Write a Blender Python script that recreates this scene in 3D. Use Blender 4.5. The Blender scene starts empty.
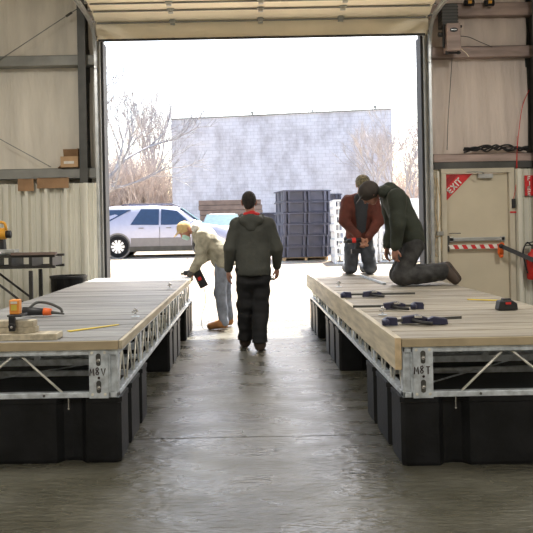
import bpy, bmesh, math, random
import numpy as np
from mathutils import Vector, Matrix

random.seed(7); np.random.seed(7)
C = bpy.context.scene
COL = C.collection
PI = math.pi
F, CX, CY, ROLL, EYE = 712.0, 246.0, 229.0, 0.0192, 1.4

def at(px, py, d):
    """a world point seen at that photo pixel, standing d metres in front of the viewpoint"""
    u, v = px - CX, py - CY
    return Vector(((u - ROLL * v) / F * d, d, EYE - (v + ROLL * u) / F * d))

# ------------------------------------------------------------------ materials
M = {}
def mat(name, col, rough=0.6, metal=0.0, vary=0.12, scale=8.0, bump=0.0, bscale=30.0, col2=None, stretch=(1, 1, 1), spec=0.5, detail=5.0, alpha=None):
    m = bpy.data.materials.new(name); m.use_nodes = True
    nt = m.node_tree; b = nt.nodes['Principled BSDF']
    b.inputs['Roughness'].default_value = rough
    b.inputs['Metallic'].default_value = metal
    b.inputs['Specular IOR Level'].default_value = spec
    tc = nt.nodes.new('ShaderNodeTexCoord'); mp = nt.nodes.new('ShaderNodeMapping')
    mp.inputs['Scale'].default_value = stretch
    nt.links.new(tc.outputs['Object'], mp.inputs['Vector'])
    n = nt.nodes.new('ShaderNodeTexNoise'); n.inputs['Scale'].default_value = scale; n.inputs['Detail'].default_value = detail
    nt.links.new(mp.outputs['Vector'], n.inputs['Vector'])
    r = nt.nodes.new('ShaderNodeValToRGB')
    a = [max(0, c * (1 - vary)) for c in col]; c2 = col2 if col2 else [min(1, c * (1 + vary)) for c in col]
    r.color_ramp.elements[0].color = (*a, 1); r.color_ramp.elements[1].color = (*c2, 1)
    r.color_ramp.elements[0].position = 0.35; r.color_ramp.elements[1].position = 0.65
    nt.links.new(n.outputs['Fac'], r.inputs['Fac']); nt.links.new(r.outputs['Color'], b.inputs['Base Color'])
    if bump:
        n2 = nt.nodes.new('ShaderNodeTexNoise'); n2.inputs['Scale'].default_value = bscale; n2.inputs['Detail'].default_value = 4
        nt.links.new(mp.outputs['Vector'], n2.inputs['Vector'])
        bp = nt.nodes.new('ShaderNodeBump'); bp.inputs['Strength'].default_value = bump; bp.inputs['Distance'].default_value = 0.02
        nt.links.new(n2.outputs['Fac'], bp.inputs['Height']); nt.links.new(bp.outputs['Normal'], b.inputs['Normal'])
    M[name] = m
    return m

mat('insulation_lamp_tint', (.70, .60, .54), .55, vary=.10, scale=1.2, bump=.55, bscale=9, stretch=(3.2, 1, .55))  # same blanket on the right wall, pink cast of lamplight put into its colour
mat('insulation', (.76, .71, .62), .55, vary=.10, scale=1.2, bump=.55, bscale=9, stretch=(3.2, 1, .55))
mat('liner', (.70, .68, .59), .4, vary=.03, scale=2)
mat('girt', (.27, .27, .25), .5, metal=.2, vary=.15, scale=3)
mat('girt_red', (.36, .27, .24), .5, metal=.1, vary=.25, scale=2, stretch=(1, 1, 6))
mat('steel_dark', (.075, .075, .07), .5, metal=.3, vary=.2, scale=4)
mat('track_metal', (.45, .46, .46), .35, metal=.7, vary=.15, scale=6)
mat('rubber', (.02, .02, .022), .7)
mat('door_skin', (.92, .83, .65), .5, vary=.05, scale=2)
mat('exit_door', (.60, .53, .40), .45, vary=.05, scale=2)
mat('door_frame', (.55, .50, .40), .45, vary=.08, scale=3)
mat('pine', (.42, .34, .22), .6, vary=.18, scale=5, stretch=(1, 12, 1), bump=.1, bscale=20)
mat('pine_side', (.50, .44, .33), .6, vary=.22, scale=3, stretch=(8, .8, 8), bump=.1, bscale=20)
mat('pine_end', (.62, .48, .30), .7, vary=.2, scale=14)
mat('galv', (.60, .65, .70), .38, metal=.35, vary=.25, scale=18, detail=8)
mat('rod', (.80, .78, .70), .35, metal=.3, vary=.2, scale=20)
mat('float_plastic', (.007, .0075, .0085), .5, vary=.5, scale=5, bump=.15, bscale=40, spec=.28)
mat('tub_grey', (.066, .070, .105), .55, vary=.2, scale=3)
mat('ink', (.03, .015, .015), .6)
mat('cardboard', (.32, .19, .10), .8, vary=.12, scale=6)
mat('cardboard_light', (.52, .34, .19), .8, vary=.1, scale=6)
mat('white_print', (.75, .72, .66), .7)
mat('red_paint', (.60, .025, .02), .5, vary=.15, scale=9)
mat('red_sign', (.62, .02, .025), .45, vary=.08)
mat('sign_white', (.82, .80, .74), .5)
mat('tape_white', (.78, .75, .70), .5)
mat('orange', (.75, .13, .02), .45)
mat('yellow_tool', (.75, .36, .03), .45)
mat('level_orange', (.80, .30, .05), .5)
mat('black_steel', (.022, .02, .018), .55, vary=.3)
mat('black', (.015, .015, .017), .5)
mat('navy', (.02, .022, .06), .45)
mat('chrome', (.6, .6, .6), .25, metal=.9)
mat('skin', (.42, .20, .13), .55, vary=.1, scale=20)
mat('skin_dark', (.30, .145, .10), .55, vary=.1, scale=20)
mat('hair', (.015, .012, .01), .75, vary=.4, scale=60, bump=.6, bscale=180)
mat('jacket_grey', (.048, .050, .042), .85, vary=.14, scale=5, bump=.5, bscale=14)
mat('jacket_green', (.024, .029, .019), .85, vary=.2, scale=5, bump=.5, bscale=14)
mat('jacket_tan', (.33, .31, .24), .85, vary=.3, scale=10, bump=.7, bscale=16)
mat('jacket_rust', (.10, .024, .015), .85, vary=.25, scale=7, bump=.6, bscale=14)
mat('shirt_dark', (.03, .032, .038), .85)
mat('shirt_red', (.5, .02, .02), .8)
mat('trousers_black', (.007, .007, .008), .85, vary=.3, scale=5, bump=.5, bscale=12)
mat('trousers_grime', (.032, .031, .030), .85, vary=.5, scale=12, bump=.5, bscale=16)
mat('jeans', (.20, .22, .27), .85, vary=.3, scale=8, bump=.4, bscale=16)
mat('jeans_dark', (.045, .052, .065), .85, vary=.5, scale=9, bump=.4, bscale=16)
mat('boot_tan', (.40, .18, .06), .7, vary=.2)
mat('boot_brown', (.05, .033, .024), .7, vary=.2)
mat('cap_tan', (.58, .42, .20), .8)
mat('cap_camo', (.14, .12, .07), .8, vary=.6, scale=35)
mat('cap_brown', (.035, .027, .022), .8)
mat('fleece_white', (.75, .73, .68), .9)
mat('mask_green', (.45, .68, .60), .8)
mat('glove', (.09, .08, .07), .8)
mat('grip_blue', (.02, .02, .05), .5)
mat('yellow_cord', (.72, .55, .08), .6)
mat('car_silver', (.40, .40, .49), .3, metal=.25, vary=.03)
mat('car_cladding', (.19, .175, .17), .5, vary=.05)
mat('car_white', (.80, .82, .84), .3, vary=.02)
mat('car_glass', (.02, .04, .09), .08, vary=.1, spec=.8)
mat('windscreen', (.06, .12, .14), .3, vary=.1, spec=.06)
mat('tyre', (.012, .012, .013), .9, spec=.2)
mat('alloy', (.72, .72, .74), .3, metal=.4, vary=.03)
mat('tail_red', (.35, .01, .01), .25)
mat('pallet_white', (.82, .83, .84), .5, vary=.04)
mat('pallet_wood', (.42, .30, .18), .8, vary=.2)
mat('old_timber', (.17, .125, .105), .85, vary=.2, scale=3)
mat('bark', (.30, .29, .30), .9, vary=.2, scale=4)
mat('bark_pale', (.42, .38, .37), .9, vary=.2, scale=4)
mat('brush', (.50, .42, .37), .95, vary=.3, scale=2)
mat('lead', (.02, .02, .02), .7)

# concrete floor: mottled, damp-looking, with a sawn joint built as geometry
def floor_mat():
    m = bpy.data.materials.new('concrete_floor'); m.use_nodes = True; nt = m.node_tree; b = nt.nodes['Principled BSDF']
    tc = nt.nodes.new('ShaderNodeTexCoord')
    def noise(scale, det, st=(1, 1, 1)):
        mp = nt.nodes.new('ShaderNodeMapping'); mp.inputs['Scale'].default_value = st
        nt.links.new(tc.outputs['Object'], mp.inputs['Vector'])
        n = nt.nodes.new('ShaderNodeTexNoise'); n.inputs['Scale'].default_value = scale; n.inputs['Detail'].default_value = det
        nt.links.new(mp.outputs['Vector'], n.inputs['Vector']); return n
    n1 = noise(1.6, 8); n2 = noise(14, 6)
    r = nt.nodes.new('ShaderNodeValToRGB')
    r.color_ramp.elements[0].position = .3; r.color_ramp.elements[0].color = (.070, .066, .046, 1)
    r.color_ramp.elements[1].position = .7; r.color_ramp.elements[1].color = (.135, .128, .098, 1)
    nt.links.new(n1.outputs['Fac'], r.inputs['Fac'])
    mx = nt.nodes.new('ShaderNodeMixRGB'); mx.blend_type = 'MULTIPLY'; mx.inputs['Fac'].default_value = .35
    nt.links.new(r.outputs['Color'], mx.inputs['Color1']); nt.links.new(n2.outputs['Fac'], mx.inputs['Color2'])
    nt.links.new(mx.outputs['Color'], b.inputs['Base Color'])
    rr = nt.nodes.new('ShaderNodeMapRange'); rr.inputs['From Min'].default_value = .3; rr.inputs['From Max'].default_value = .7
    rr.inputs['To Min'].default_value = .16; rr.inputs['To Max'].default_value = .46
    n3 = noise(2.3, 7, (1, 1.6, 1)); nt.links.new(n3.outputs['Fac'], rr.inputs['Value']); nt.links.new(rr.outputs['Result'], b.inputs['Roughness'])
    b.inputs['Specular IOR Level'].default_value = .7; n4 = noise(16, 9, (.7, 1.7, 1)); bp = nt.nodes.new('ShaderNodeBump'); bp.inputs['Strength'].default_value = .6; bp.inputs['Distance'].default_value = .02
    nt.links.new(n4.outputs['Fac'], bp.inputs['Height']); nt.links.new(bp.outputs['Normal'], b.inputs['Normal'])
    M['floor'] = m
floor_mat()

def gravel_mat():
    m = bpy.data.materials.new('gravel'); m.use_nodes = True; nt = m.node_tree; b = nt.nodes['Principled BSDF']
    b.inputs['Roughness'].default_value = .95
    tc = nt.nodes.new('ShaderNodeTexCoord')
    n1 = nt.nodes.new('ShaderNodeTexNoise'); n1.inputs['Scale'].default_value = .8; n1.inputs['Detail'].default_value = 10
    n2 = nt.nodes.new('ShaderNodeTexVoronoi'); n2.inputs['Scale'].default_value = 18
    nt.links.new(tc.outputs['Object'], n1.inputs['Vector']); nt.links.new(tc.outputs['Object'], n2.inputs['Vector'])
    r = nt.nodes.new('ShaderNodeValToRGB')
    r.color_ramp.elements[0].position = .35; r.color_ramp.elements[0].color = (.30, .235, .165, 1)
    r.color_ramp.elements[1].position = .62; r.color_ramp.elements[1].color = (.48, .42, .34, 1)
    nt.links.new(n1.outputs['Fac'], r.inputs['Fac'])
    mx = nt.nodes.new('ShaderNodeMixRGB'); mx.blend_type = 'MULTIPLY'; mx.inputs['Fac'].default_value = .3
    nt.links.new(r.outputs['Color'], mx.inputs['Color1']); nt.links.new(n2.outputs['Color'], mx.inputs['Color2'])
    nt.links.new(mx.outputs['Color'], b.inputs['Base Color'])
    bp = nt.nodes.new('ShaderNodeBump'); bp.inputs['Strength'].default_value = .6; bp.inputs['Distance'].default_value = .03
    nt.links.new(n2.outputs['Distance'], bp.inputs['Height']); nt.links.new(bp.outputs['Normal'], b.inputs['Normal'])
    M['gravel'] = m
gravel_mat()

# weathered deck boards: every board gets its own tone (random per mesh island)
def deck_mat(name, a, c):
    m = bpy.data.materials.new(name); m.use_nodes = True; nt = m.node_tree; b = nt.nodes['Principled BSDF']
    b.inputs['Roughness'].default_value = .62
    tc = nt.nodes.new('ShaderNodeTexCoord'); mp = nt.nodes.new('ShaderNodeMapping'); mp.inputs['Scale'].default_value = (.7, 14, 10)
    g = nt.nodes.new('ShaderNodeNewGeometry')
    ad = nt.nodes.new('ShaderNodeVectorMath'); ad.operation = 'ADD'
    sc = nt.nodes.new('ShaderNodeVectorMath'); sc.operation = 'SCALE'; sc.inputs[0].default_value = (37, 11, 5)
    nt.links.new(g.outputs['Random Per Island'], sc.inputs['Scale'])
    nt.links.new(tc.outputs['Object'], ad.inputs[0]); nt.links.new(sc.outputs['Vector'], ad.inputs[1])
    nt.links.new(ad.outputs['Vector'], mp.inputs['Vector'])
    n = nt.nodes.new('ShaderNodeTexNoise'); n.inputs['Scale'].default_value = 4; n.inputs['Detail'].default_value = 6
    nt.links.new(mp.outputs['Vector'], n.inputs['Vector'])
    r = nt.nodes.new('ShaderNodeValToRGB'); r.color_ramp.elements[0].color = (*a, 1); r.color_ramp.elements[1].color = (*c, 1)
    r.color_ramp.elements[0].position = .3; r.color_ramp.elements[1].position = .68
    nt.links.new(n.outputs['Fac'], r.inputs['Fac'])
    hs = nt.nodes.new('ShaderNodeHueSaturation')
    mr = nt.nodes.new('ShaderNodeMapRange'); mr.inputs['To Min'].default_value = .78; mr.inputs['To Max'].default_value = 1.16
    nt.links.new(g.outputs['Random Per Island'], mr.inputs['Value']); nt.links.new(mr.outputs['Result'], hs.inputs['Value'])
    nt.links.new(r.outputs['Color'], hs.inputs['Color']); nt.links.new(hs.outputs['Color'], b.inputs['Base Color'])
    bp = nt.nodes.new('ShaderNodeBump'); bp.inputs['Strength'].default_value = .15; bp.inputs['Distance'].default_value = .01
    nt.links.new(n.outputs['Fac'], bp.inputs['Height']); nt.links.new(bp.outputs['Normal'], b.inputs['Normal'])
    M[name] = m
deck_mat('deck_boards', (.225, .195, .150), (.41, .37, .30)); deck_mat('deck_boards_grey', (.185, .185, .185), (.335, .335, .33))

def facade_mat():
    m = bpy.data.materials.new('painted_block'); m.use_nodes = True; nt = m.node_tree; b = nt.nodes['Principled BSDF']
    b.inputs['Roughness'].default_value = .9
    tc = nt.nodes.new('ShaderNodeTexCoord')
    sep = nt.nodes.new('ShaderNodeSeparateXYZ'); cmb = nt.nodes.new('ShaderNodeCombineXYZ')
    nt.links.new(tc.outputs['Object'], sep.inputs[0]); nt.links.new(sep.outputs['X'], cmb.inputs['X']); nt.links.new(sep.outputs['Z'], cmb.inputs['Y'])
    br = nt.nodes.new('ShaderNodeTexBrick'); br.inputs['Scale'].default_value = 1.0
    br.inputs['Brick Width'].default_value = .4; br.inputs['Row Height'].default_value = .2; br.inputs['Mortar Size'].default_value = .012
    br.inputs['Color1'].default_value = (.66, .66, .72, 1); br.inputs['Color2'].default_value = (.60, .60, .66, 1); br.inputs['Mortar'].default_value = (.50, .50, .56, 1)
    nt.links.new(cmb.outputs['Vector'], br.inputs['Vector'])
    n = nt.nodes.new('ShaderNodeTexNoise'); n.inputs['Scale'].default_value = 1.1; n.inputs['Detail'].default_value = 9; n.inputs['Roughness'].default_value = .7
    mp = nt.nodes.new('ShaderNodeMapping'); mp.inputs['Scale'].default_value = (1, 1, .55)
    nt.links.new(tc.outputs['Object'], mp.inputs['Vector']); nt.links.new(mp.outputs['Vector'], n.inputs['Vector'])
    r = nt.nodes.new('ShaderNodeValToRGB'); r.color_ramp.elements[0].position = .36; r.color_ramp.elements[0].color = (.70, .68, .68, 1)
    r.color_ramp.elements[1].position = .56; r.color_ramp.elements[1].color = (1, 1, 1, 1)
    nt.links.new(n.outputs['Fac'], r.inputs['Fac'])
    mx = nt.nodes.new('ShaderNodeMixRGB'); mx.blend_type = 'MULTIPLY'; mx.inputs['Fac'].default_value = 1
    nt.links.new(br.outputs['Color'], mx.inputs['Color1']); nt.links.new(r.outputs['Color'], mx.inputs['Color2'])
    nt.links.new(mx.outputs['Color'], b.inputs['Base Color'])
    M['facade'] = m
facade_mat()

# ------------------------------------------------------------------ mesh helpers
class MB:
    def __init__(s): s.v = []; s.f = []
    def add(s, vs, fs):
        o = len(s.v); s.v += [Vector(v) for v in vs]; s.f += [tuple(i + o for i in f) for f in fs]; return s
    def box(s, a, b, rot=None, piv=None):
        x0, y0, z0 = [min(a[i], b[i]) for i in range(3)]; x1, y1, z1 = [max(a[i], b[i]) for i in range(3)]
        vs = [Vector(p) for p in ((x0, y0, z0), (x1, y0, z0), (x1, y1, z0), (x0, y1, z0), (x0, y0, z1), (x1, y0, z1), (x1, y1, z1), (x0, y1, z1))]
        if rot is not None:
            p = Vector(piv) if piv is not None else sum(vs, Vector()) / 8
            vs = [rot @ (v - p) + p for v in vs]
        return s.add(vs, [(0, 3, 2, 1), (4, 5, 6, 7), (0, 1, 5, 4), (1, 2, 6, 5), (2, 3, 7, 6), (3, 0, 4, 7)])
    def tube(s, path, r, n=8, r2=None):
        path = [Vector(p) for p in path]; L = len(path); rings = []
        up = None
        for i, p in enumerate(path):
            t = (path[min(i + 1, L - 1)] - path[max(i - 1, 0)]).normalized()
            if up is None:
                up = t.orthogonal().normalized()
            else:
                up = (up - t * up.dot(t))
                up = up.normalized() if up.length > 1e-6 else t.orthogonal().normalized()
            w = t.cross(up)
            rr = r if r2 is None else r + (r2 - r) * i / (L - 1)
            rings.append([p + (up * math.cos(2 * PI * k / n) + w * math.sin(2 * PI * k / n)) * rr for k in range(n)])
        vs = [v for q in rings for v in q]; fs = []
        for i in range(L - 1):
            for k in range(n):
                a, b = i * n + k, i * n + (k + 1) % n
                fs.append((a, b, b + n, a + n))
        fs.append(tuple(range(n))[::-1]); fs.append(tuple((L - 1) * n + k for k in range(n)))
        return s.add(vs, fs)
    def prism(s, pts, ext):
        pts = [Vector(p) for p in pts]; ext = Vector(ext); n = len(pts)
        vs = pts + [p + ext for p in pts]
        fs = [tuple(range(n)), tuple(range(2 * n - 1, n - 1, -1))] + [(i, i + n, (i + 1) % n + n, (i + 1) % n) for i in range(n)]
        return s.add(vs, fs)
    def sphere(s, c, r, sc=(1, 1, 1), nu=12, nv=8):
        c = Vector(c); vs = []; fs = []
        for j in range(nv + 1):
            th = PI * j / nv
            for i in range(nu):
                ph = 2 * PI * i / nu
                vs.append(c + Vector((math.sin(th) * math.cos(ph) * sc[0], math.sin(th) * math.sin(ph) * sc[1], math.cos(th) * sc[2])) * r)
        for j in range(nv):
            for i in range(nu):
                fs.append((j * nu + i, (j + 1) * nu + i, (j + 1) * nu + (i + 1) % nu, j * nu + (i + 1) % nu))
        return s.add(vs, fs)
    def lathe(s, c, prof, n=20):
        c = Vector(c); vs = []; fs = []
        for (r, z) in prof:
            for k in range(n): vs.append(c + Vector((r * math.cos(2 * PI * k / n), r * math.sin(2 * PI * k / n), z)))
        for j in range(len(prof) - 1):
            for k in range(n):
                a, b = j * n + k, j * n + (k + 1) % n
                fs.append((a, b, b + n, a + n))
        fs.append(tuple(range(n))[::-1]); fs.append(tuple((len(prof) - 1) * n + k for k in range(n)))
        return s.add(vs, fs)
    def build(s, name, m, parent=None, smooth=False, bevel=0, fix=True):
        me = bpy.data.meshes.new(name)
        off = WL(parent)
        me.from_pydata([v - off for v in s.v], [], s.f)
        bm = bmesh.new(); bm.from_mesh(me)
        bmesh.ops.remove_doubles(bm, verts=bm.verts, dist=1e-6)
        if fix: bmesh.ops.recalc_face_normals(bm, faces=bm.faces)
        bm.to_mesh(me); bm.free()
        o = bpy.data.objects.new(name, me); COL.objects.link(o)
        me.materials.append(M[m] if isinstance(m, str) else m)
        if parent: o.parent = parent
        if smooth:
            for p in me.polygons: p.use_smooth = True
        if bevel:
            b = o.modifiers.new('bevel', 'BEVEL'); b.width = bevel; b.segments = 2; b.limit_method = 'ANGLE'
        return o
def WL(o):
    v = Vector((0, 0, 0))
    while o: v = v + o.location; o = o.parent
    return v
def tag(o, label=None, cat=None, group=None, kind=None):
    if label: o['label'] = label
    if cat: o['category'] = cat
    if group: o['group'] = group
    if kind: o['kind'] = kind
    return o
def thing(name, label, cat, loc, group=None):
    o = bpy.data.objects.new(name, None); COL.objects.link(o); o.location = loc; o.empty_display_size = .1
    return tag(o, label, cat, group)
def recenter(o, loc=None):
    """put a single-mesh thing's origin at its base"""
    me = o.data
    if loc is None:
        xs = [v.co for v in me.vertices]
        loc = Vector(((min(p.x for p in xs) + max(p.x for p in xs)) / 2, (min(p.y for p in xs) + max(p.y for p in xs)) / 2, min(p.z for p in xs)))
    for v in me.vertices: v.co -= Vector(loc)
    o.location = o.location + Vector(loc); return o
def structure(o): o['kind'] = 'structure'; return o
def copy_tree(o, parent=None):
    kids = list(o.children)
    c = o.copy(); COL.objects.link(c)
    if parent: c.parent = parent
    for k in kids: copy_tree(k, c)
    return c
def Rz(a): return Matrix.Rotation(a, 3, 'Z')
def Rx(a): return Matrix.Rotation(a, 3, 'X')
def Ry(a): return Matrix.Rotation(a, 3, 'Y')
def arc(pts, n=6):
    """Catmull-Rom through the points"""
    P = [Vector(p) for p in pts]; P = [P[0] * 2 - P[1]] + P + [P[-1] * 2 - P[-2]]; out = []
    for i in range(1, len(P) - 2):
        for k in range(n):
            t = k / n; a, b, c, d = P[i - 1], P[i], P[i + 1], P[i + 2]
            out.append(0.5 * ((2 * b) + (c - a) * t + (2 * a - 5 * b + 4 * c - d) * t * t + (3 * b - a - 3 * c + d) * t ** 3))
    out.append(P[-2]); return out
def strokes(lines, org, ux, uz, h, r, name, m, parent):
    """hand-lettering: thin raised strokes on a surface; points given in letter units"""
    mb = MB(); org, ux, uz = Vector(org), Vector(ux), Vector(uz)
    for ln in lines: mb.tube([org + ux * (p[0] * h) + uz * (p[1] * h) for p in ln], r, 5)
    return mb.build(name, m, parent)
GL = {'E': [[(.6, 1), (0, 1), (0, 0), (.6, 0)], [(0, .5), (.5, .5)]], 'X': [[(0, 0), (.65, 1)], [(0, 1), (.65, 0)]], 'I': [[(.1, 0), (.1, 1)]],
      'T': [[(0, 1), (.7, 1)], [(.35, 1), (.35, 0)]], 'F': [[(.6, 1), (0, 1), (0, 0)], [(0, .5), (.5, .5)]],
      'R': [[(0, 0), (0, 1), (.5, 1), (.6, .85), (.6, .65), (.5, .5), (0, .5)], [(.3, .5), (.65, 0)]],
      'M': [[(0, 0), (.1, 1), (.4, .35), (.7, 1), (.8, 0)]], 'V': [[(0, 1), (.35, 0), (.75, 1)]],
      '8': [[(.3, .5), (.08, .7), (.15, .95), (.4, 1), (.58, .8), (.3, .5), (.05, .25), (.2, .0), (.45, .02), (.6, .25), (.3, .5)]]}
def flat_text(txt, org, ux, uz, h, w, thick, name, m, parent, adv=.95, advmap=None):
    """block letters as flat bars of width w"""
    mb = MB(); org, ux, uz = Vector(org), Vector(ux).normalized(), Vector(uz).normalized(); nrm = ux.cross(uz); x = 0
    for ch in txt:
        for ln in GL[ch]:
            for a, b in zip(ln[:-1], ln[1:]):
                A = org + ux * ((x + a[0]) * h) + uz * (a[1] * h); B = org + ux * ((x + b[0]) * h) + uz * (b[1] * h)
                t = (B - A).normalized(); q = t.cross(nrm).normalized() * w / 2
                A = A - t * w * .45; B = B + t * w * .45
                mb.prism([A - q, B - q, B + q, A + q], nrm * thick)
        x += (.42 if ch == 'I' else adv)
    return mb.build(name, m, parent)

# ------------------------------------------------------------------ distance-field modelling for people
def surface_nets(D, org, h):
    ins = D < 0
    nx, ny, nz = D.shape
    acc = np.zeros((nx - 1, ny - 1, nz - 1, 3), np.float32); cnt = np.zeros((nx - 1, ny - 1, nz - 1), np.int16)
    def sl(a, d): return slice(d, a - 1 + d)
    for ax in range(3):
        o1, o2 = [i for i in range(3) if i != ax]
        for p in (0, 1):
            for q in (0, 1):
                s0 = [0, 0, 0]; s0[o1] = p; s0[o2] = q; s1 = list(s0); s1[ax] = 1
                A = D[sl(nx, s0[0]), sl(ny, s0[1]), sl(nz, s0[2])]; B = D[sl(nx, s1[0]), sl(ny, s1[1]), sl(nz, s1[2])]
                ch = (A < 0) != (B < 0)
                idx = np.nonzero(ch); a = A[idx]; b = B[idx]; t = a / (a - b)
                off = np.zeros((len(t), 3), np.float32); off[:, ax] = t; off[:, o1] = p; off[:, o2] = q
                acc[idx] += off; cnt[idx] += 1
    cells = np.nonzero(cnt > 0); vid = -np.ones(cnt.shape, np.int64); vid[cells] = np.arange(len(cells[0]))
    V = np.stack(cells, 1) + acc[cells] / cnt[cells][:, None]
    V = V * h + np.array(org)
    FF = []
    for ax in range(3):
        o1, o2 = (ax + 1) % 3, (ax + 2) % 3
        s = [slice(None)] * 3; s[ax] = slice(0, -1); e = [slice(None)] * 3; e[ax] = slice(1, None)
        A = ins[tuple(s)]; B = ins[tuple(e)]
        I = np.array(np.nonzero(A != B)).T
        n = D.shape
        I = I[(I[:, o1] > 0) & (I[:, o2] > 0) & (I[:, o1] < n[o1] - 1) & (I[:, o2] < n[o2] - 1)]
        if len(I) == 0: continue
        def g(d1, d2):
            J = I.copy(); J[:, o1] += d1; J[:, o2] += d2; return vid[J[:, 0], J[:, 1], J[:, 2]]
        Q = np.stack([g(-1, -1), g(0, -1), g(0, 0), g(-1, 0)], 1)
        flip = ~A[I[:, 0], I[:, 1], I[:, 2]]
        Q[flip] = Q[flip][:, ::-1]; FF.append(Q)
    return V, np.concatenate(FF)

def cone(a, b, ra, rb=None, n=None, s=1.0, k=None, neg=False):
    """tapered capsule a-b; flattened by factor s along direction n"""
    return dict(a=np.array(a, float), b=np.array(b, float), ra=ra, rb=ra if rb is None else rb, n=None if n is None else np.array(n, float) / np.linalg.norm(n), s=s, k=k, neg=neg)
def ball(c, r, n=None, s=1.0, k=None, neg=False): return cone(c, np.array(c, float) + np.array((0, 0, 1e-4)), r, r, n, s, k, neg)

def sdf_obj(name, prims, m, parent, h=.012, k=.03, fold=0.0, seed=0, org=(0, 0, 0), cuts=()):
    lo = np.min([np.minimum(p['a'], p['b']) - max(p['ra'], p['rb']) for p in prims if not p['neg']], 0) - .03
    hi = np.max([np.maximum(p['a'], p['b']) + max(p['ra'], p['rb']) for p in prims if not p['neg']], 0) + .03
    n = np.ceil((hi - lo) / h).astype(int) + 1
    D = np.full(n, .2, np.float32); X = [lo[i] + np.arange(n[i]) * h for i in range(3)]
    for p in prims:
        kk = p['k'] if p['k'] is not None else k
        R = max(p['ra'], p['rb']) + kk + 3 * h
        i0 = np.clip(((np.minimum(p['a'], p['b']) - R - lo) / h).astype(int), 0, n - 1); i1 = np.clip(((np.maximum(p['a'], p['b']) + R - lo) / h).astype(int) + 1, 1, n)
        s = tuple(slice(i0[i], i1[i]) for i in range(3))
        P = np.stack(np.meshgrid(*[X[i][s[i]] for i in range(3)], indexing='ij'), -1)
        a, b = p['a'], p['b']
        if p['n'] is not None:
            e = 1 / p['s'] - 1
            c = (a + b) / 2
            P = P - c; P = P + (P @ p['n'])[..., None] * p['n'] * e
            a = a - c; b = b - c; a = a + (a @ p['n']) * p['n'] * e; b = b + (b @ p['n']) * p['n'] * e
        ab = b - a; t = np.clip(((P - a) @ ab) / max(ab @ ab, 1e-9), 0, 1)
        d = np.linalg.norm(P - a - t[..., None] * ab, axis=-1) - (p['ra'] + (p['rb'] - p['ra']) * t)
        if p['n'] is not None: d = d * (p['s'] * .5 + .5)
        E = D[s]
        if p['neg']:
            D[s] = np.maximum(E, -d)
        else:
            hh = np.clip(.5 + .5 * (E - d) / kk, 0, 1)
            D[s] = E * (1 - hh) + d * hh - kk * hh * (1 - hh)
    if fold:
        rs = np.random.RandomState(seed); G = np.meshgrid(*X, indexing='ij'); W = 0
        for q in range(7):
            w = rs.normal(size=3) * np.array([14, 14, 22]) * (1 if q < 4 else 2.1); W = W + np.sin(w[0] * G[0] + w[1] * G[1] + w[2] * G[2] + rs.rand() * 6) * (1 if q < 4 else .5)
        D = D + (fold * W / 3).astype(np.float32)
    for (cp, cn, cr) in cuts:
        G = np.meshgrid(*X, indexing='ij'); cn = U(cn); pd = (G[0] - cp[0]) * cn[0] + (G[1] - cp[1]) * cn[1] + (G[2] - cp[2]) * cn[2]
        near = (G[0] - cp[0]) ** 2 + (G[1] - cp[1]) ** 2 + (G[2] - cp[2]) ** 2 < cr * cr
        D = np.where(near, np.maximum(D, pd), D).astype(np.float32)
    V, Q = surface_nets(D, lo, h)
    V = V - np.array(WL(parent)) + np.array(org)
    me = bpy.data.meshes.new(name); me.from_pydata(V.tolist(), [], Q.tolist())
    me.polygons.foreach_set('use_smooth', [True] * len(me.polygons)); me.materials.append(M[m])
    # drop stray islands that a fold may have pinched off
    bm = bmesh.new(); bm.from_mesh(me); bm.verts.ensure_lookup_table(); seen = set(); isl = []
    for v in bm.verts:
        if v.index in seen: continue
        st = [v]; comp = []; seen.add(v.index)
        while st:
            x = st.pop(); comp.append(x)
            for e in x.link_edges:
                y = e.other_vert(x)
                if y.index not in seen: seen.add(y.index); st.append(y)
        isl.append(comp)
    big = max(len(c) for c in isl)
    for c in isl:
        if len(c) < big * .05: bmesh.ops.delete(bm, geom=c, context='VERTS')
    bm.to_mesh(me); bm.free()
    o = bpy.data.objects.new(name, me); COL.objects.link(o); o.parent = parent
    return o

def U(v): v = np.array(v, float); return v / np.linalg.norm(v)
def hand(w, d, n, side, curl=.6, spread=.12):
    """palm, four unequal bent fingers and a thumb; w wrist, d along the hand, n towards the palm's inside, side = thumb direction sign"""
    w = np.array(w, float); d = U(d); n = np.array(n, float); n = U(n - d * (n @ d)); s = np.cross(d, n) * side
    P = [cone(w, w + d * .03, .028, .032, n, .6, .02), cone(w + d * .035, w + d * .07, .040, .040, n, .42, .02)]
    for off, L in ((.032, .072), (.011, .082), (-.011, .076), (-.031, .060)):
        b = w + d * .085 + s * off
        dd = U(d + s * off * spread * 30 / 3)
        c1 = curl * .55; c2 = curl * 1.35
        d1 = dd * math.cos(c1) + n * math.sin(c1); d2 = dd * math.cos(c2) + n * math.sin(c2)
        m = b + d1 * L * .52; e = m + d2 * L * .48
        P += [cone(b - dd * .02, m, .0105, .0095, k=.004), cone(m, e, .0095, .008, k=.004)]
    b = w + d * .025 + s * .030
    t1 = U(s * .75 + d * .65 + n * .25); m = b + t1 * .042; e = m + U(d * .8 + s * .2 + n * .45) * .03
    P += [cone(b, m, .014, .012, k=.008), cone(m, e, .012, .009, k=.004)]
    return P
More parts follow.
